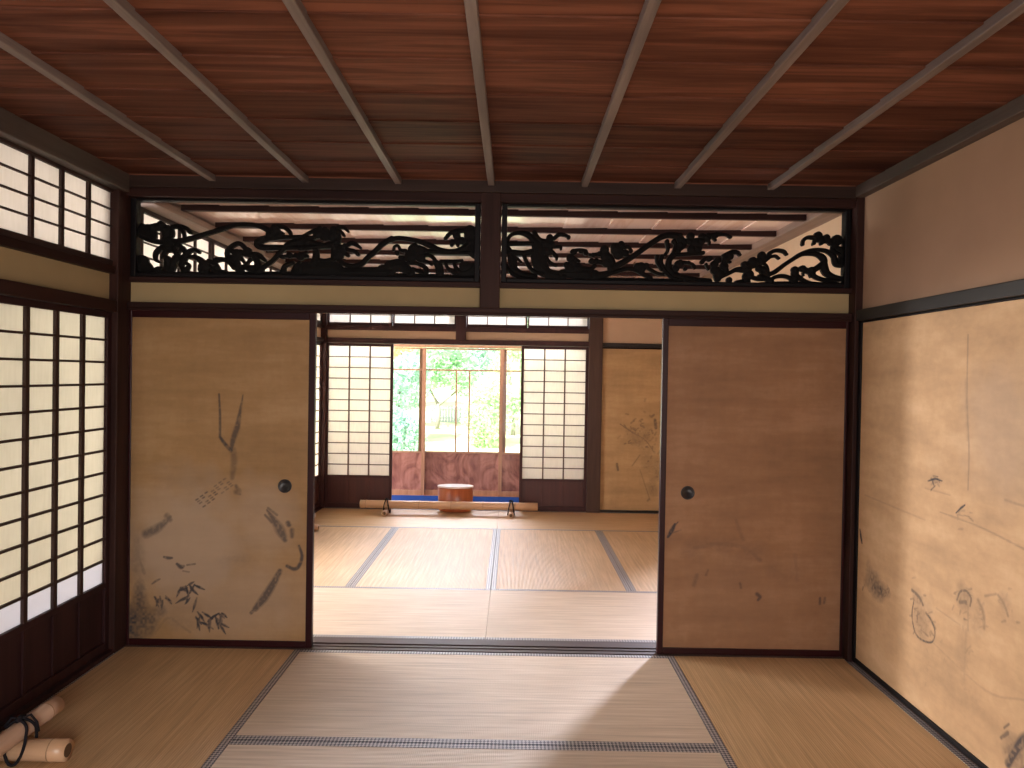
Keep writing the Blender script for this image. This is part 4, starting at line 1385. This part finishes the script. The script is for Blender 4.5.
for k, (u, d, lb, mk, s) in enumerate(((340, 40, 'leftmost tree of the bright grove at the end of the lawn', 'leaf_b', 1.0), (408, 50, 'second tree from the left in the grove behind the lawn', 'leaf_a', 1.15),
                                       (462, 41, 'tree in the middle of the grove behind the lawn', 'leaf_c', 1.0), (510, 52, 'tree right of centre in the grove behind the lawn', 'leaf_a', 1.1),
                                       (572, 42, 'rightmost tree of the bright grove at the end of the lawn', 'leaf_b', 1.2))):
    x, y = at(u, d)
    plant('grove_tree', lb, 'tree', x, y, [(0, 0, 1.6 * s, 2.0, 1.2, 1.5), (-.9, 0, 3.2 * s, 1.4, 1.0, 1.1), (1.0, 0, 3.5 * s, 1.4, 1.0, 1.2), (0, 0, 5.0 * s, 1.5, 1.0, 1.0)],
          [[(0, 0, 0, .16), (.05, 0, 2.0, .11), (0, 0, 4.4, .05)]], M[mk], 3600, .17, 20 + k, 'trees at the end of the lawn')
x, y = at(454, 23.5)
t = thing('garden_fence', 'low grey fence on the lawn, right of the thin forked trunk', 'fence', (x, y, ground_z(x, y)))
g = ground_z(x, y)
bs = [(x - .75 + .09 * k, x - .75 + .09 * k + .07, y, y + .03, g - .05, g + .5) for k in range(17)]
finish('paling', boxes(*bs), M['fence'], t, 0)
finish('fence_rail', boxes((x - .8, x + .85, y - .03, y, g + .1, g + .16), (x - .8, x + .85, y - .03, y, g + .36, g + .42)), M['fence'], t, 0)

# ------------------------------------------------------------------ light
W = bpy.data.worlds.new('sky')
SC.world = W
W.use_nodes = True
wt = W.node_tree
wt.nodes.clear()
wo = wt.nodes.new('ShaderNodeOutputWorld')
bg = wt.nodes.new('ShaderNodeBackground')
bg.inputs['Color'].default_value = (.93, .92, 1.0, 1)
bg.inputs['Strength'].default_value = 2.2
wt.links.new(bg.outputs[0], wo.inputs['Surface'])

sun = bpy.data.lights.new('sun', 'SUN')
sun.energy = 17.0
sun.angle = R(2)
sun.color = (1, .97, .93)
so = bpy.data.objects.new('sun', sun)
COL.objects.link(so)
so.rotation_euler = (R(42), 0, R(-28))


def daylight(name, loc, target, sx, sy, power, col):
    l = bpy.data.lights.new(name, 'AREA')
    l.shape = 'RECTANGLE'
    l.size, l.size_y = sx, sy
    l.energy = power
    l.color = col
    o = bpy.data.objects.new(name, l)
    COL.objects.link(o)
    o.location = loc
    d = Vector(target) - Vector(loc)
    o.rotation_euler = d.to_track_quat('-Z', 'Y').to_euler()
    return o


COOL, NEUT, WARM = (.86, .87, 1.0), (1.0, .93, .90), (1.0, .86, .76)
daylight('daylight_garden_window', (-.45, 6.3, 2.75), (-.45, 3.4, .4), 3.4, 1.3, 400, COOL)
daylight('daylight_far_left', (-3.5, 2.1, 1.3), (-1.9, 2.1, 1.2), 4.2, 1.9, 290, NEUT)
daylight('daylight_far_left_gap', (-7.0, 4.2, 1.7), (1.9, -.9, .9), .9, 1.3, 520, NEUT)
daylight('daylight_near_left', (-3.5, -2.2, 1.3), (-1.9, -2.2, 1.2), 5.2, 1.9, 27, NEUT)
daylight('daylight_corridor', (5.5, 8.0, 2.2), (.6, -.4, .0), 1.2, 1.0, 5000, (.80, .83, 1.0))
daylight('rear_fill', (.9, -6.3, 1.6), (-1.2, -1.0, .1), 1.8, 1.6, 215, (1.0, .89, .80))  # soft fill added behind the camera, not a known source

SC.view_settings.view_transform = 'Standard'
SC.view_settings.look = 'None'
SC.view_settings.exposure = 0.0
SC.view_settings.gamma = 1.0
SC.view_settings.use_curve_mapping = False
SC.cycles.max_bounces = 12
SC.cycles.diffuse_bounces = 8
SC.cycles.glossy_bounces = 4
SC.cycles.transmission_bounces = 8
SC.cycles.transparent_max_bounces = 16
SC.cycles.sample_clamp_indirect = 6
SC.cycles.caustics_reflective = False
SC.cycles.caustics_refractive = False
SC.cycles.use_denoising = True
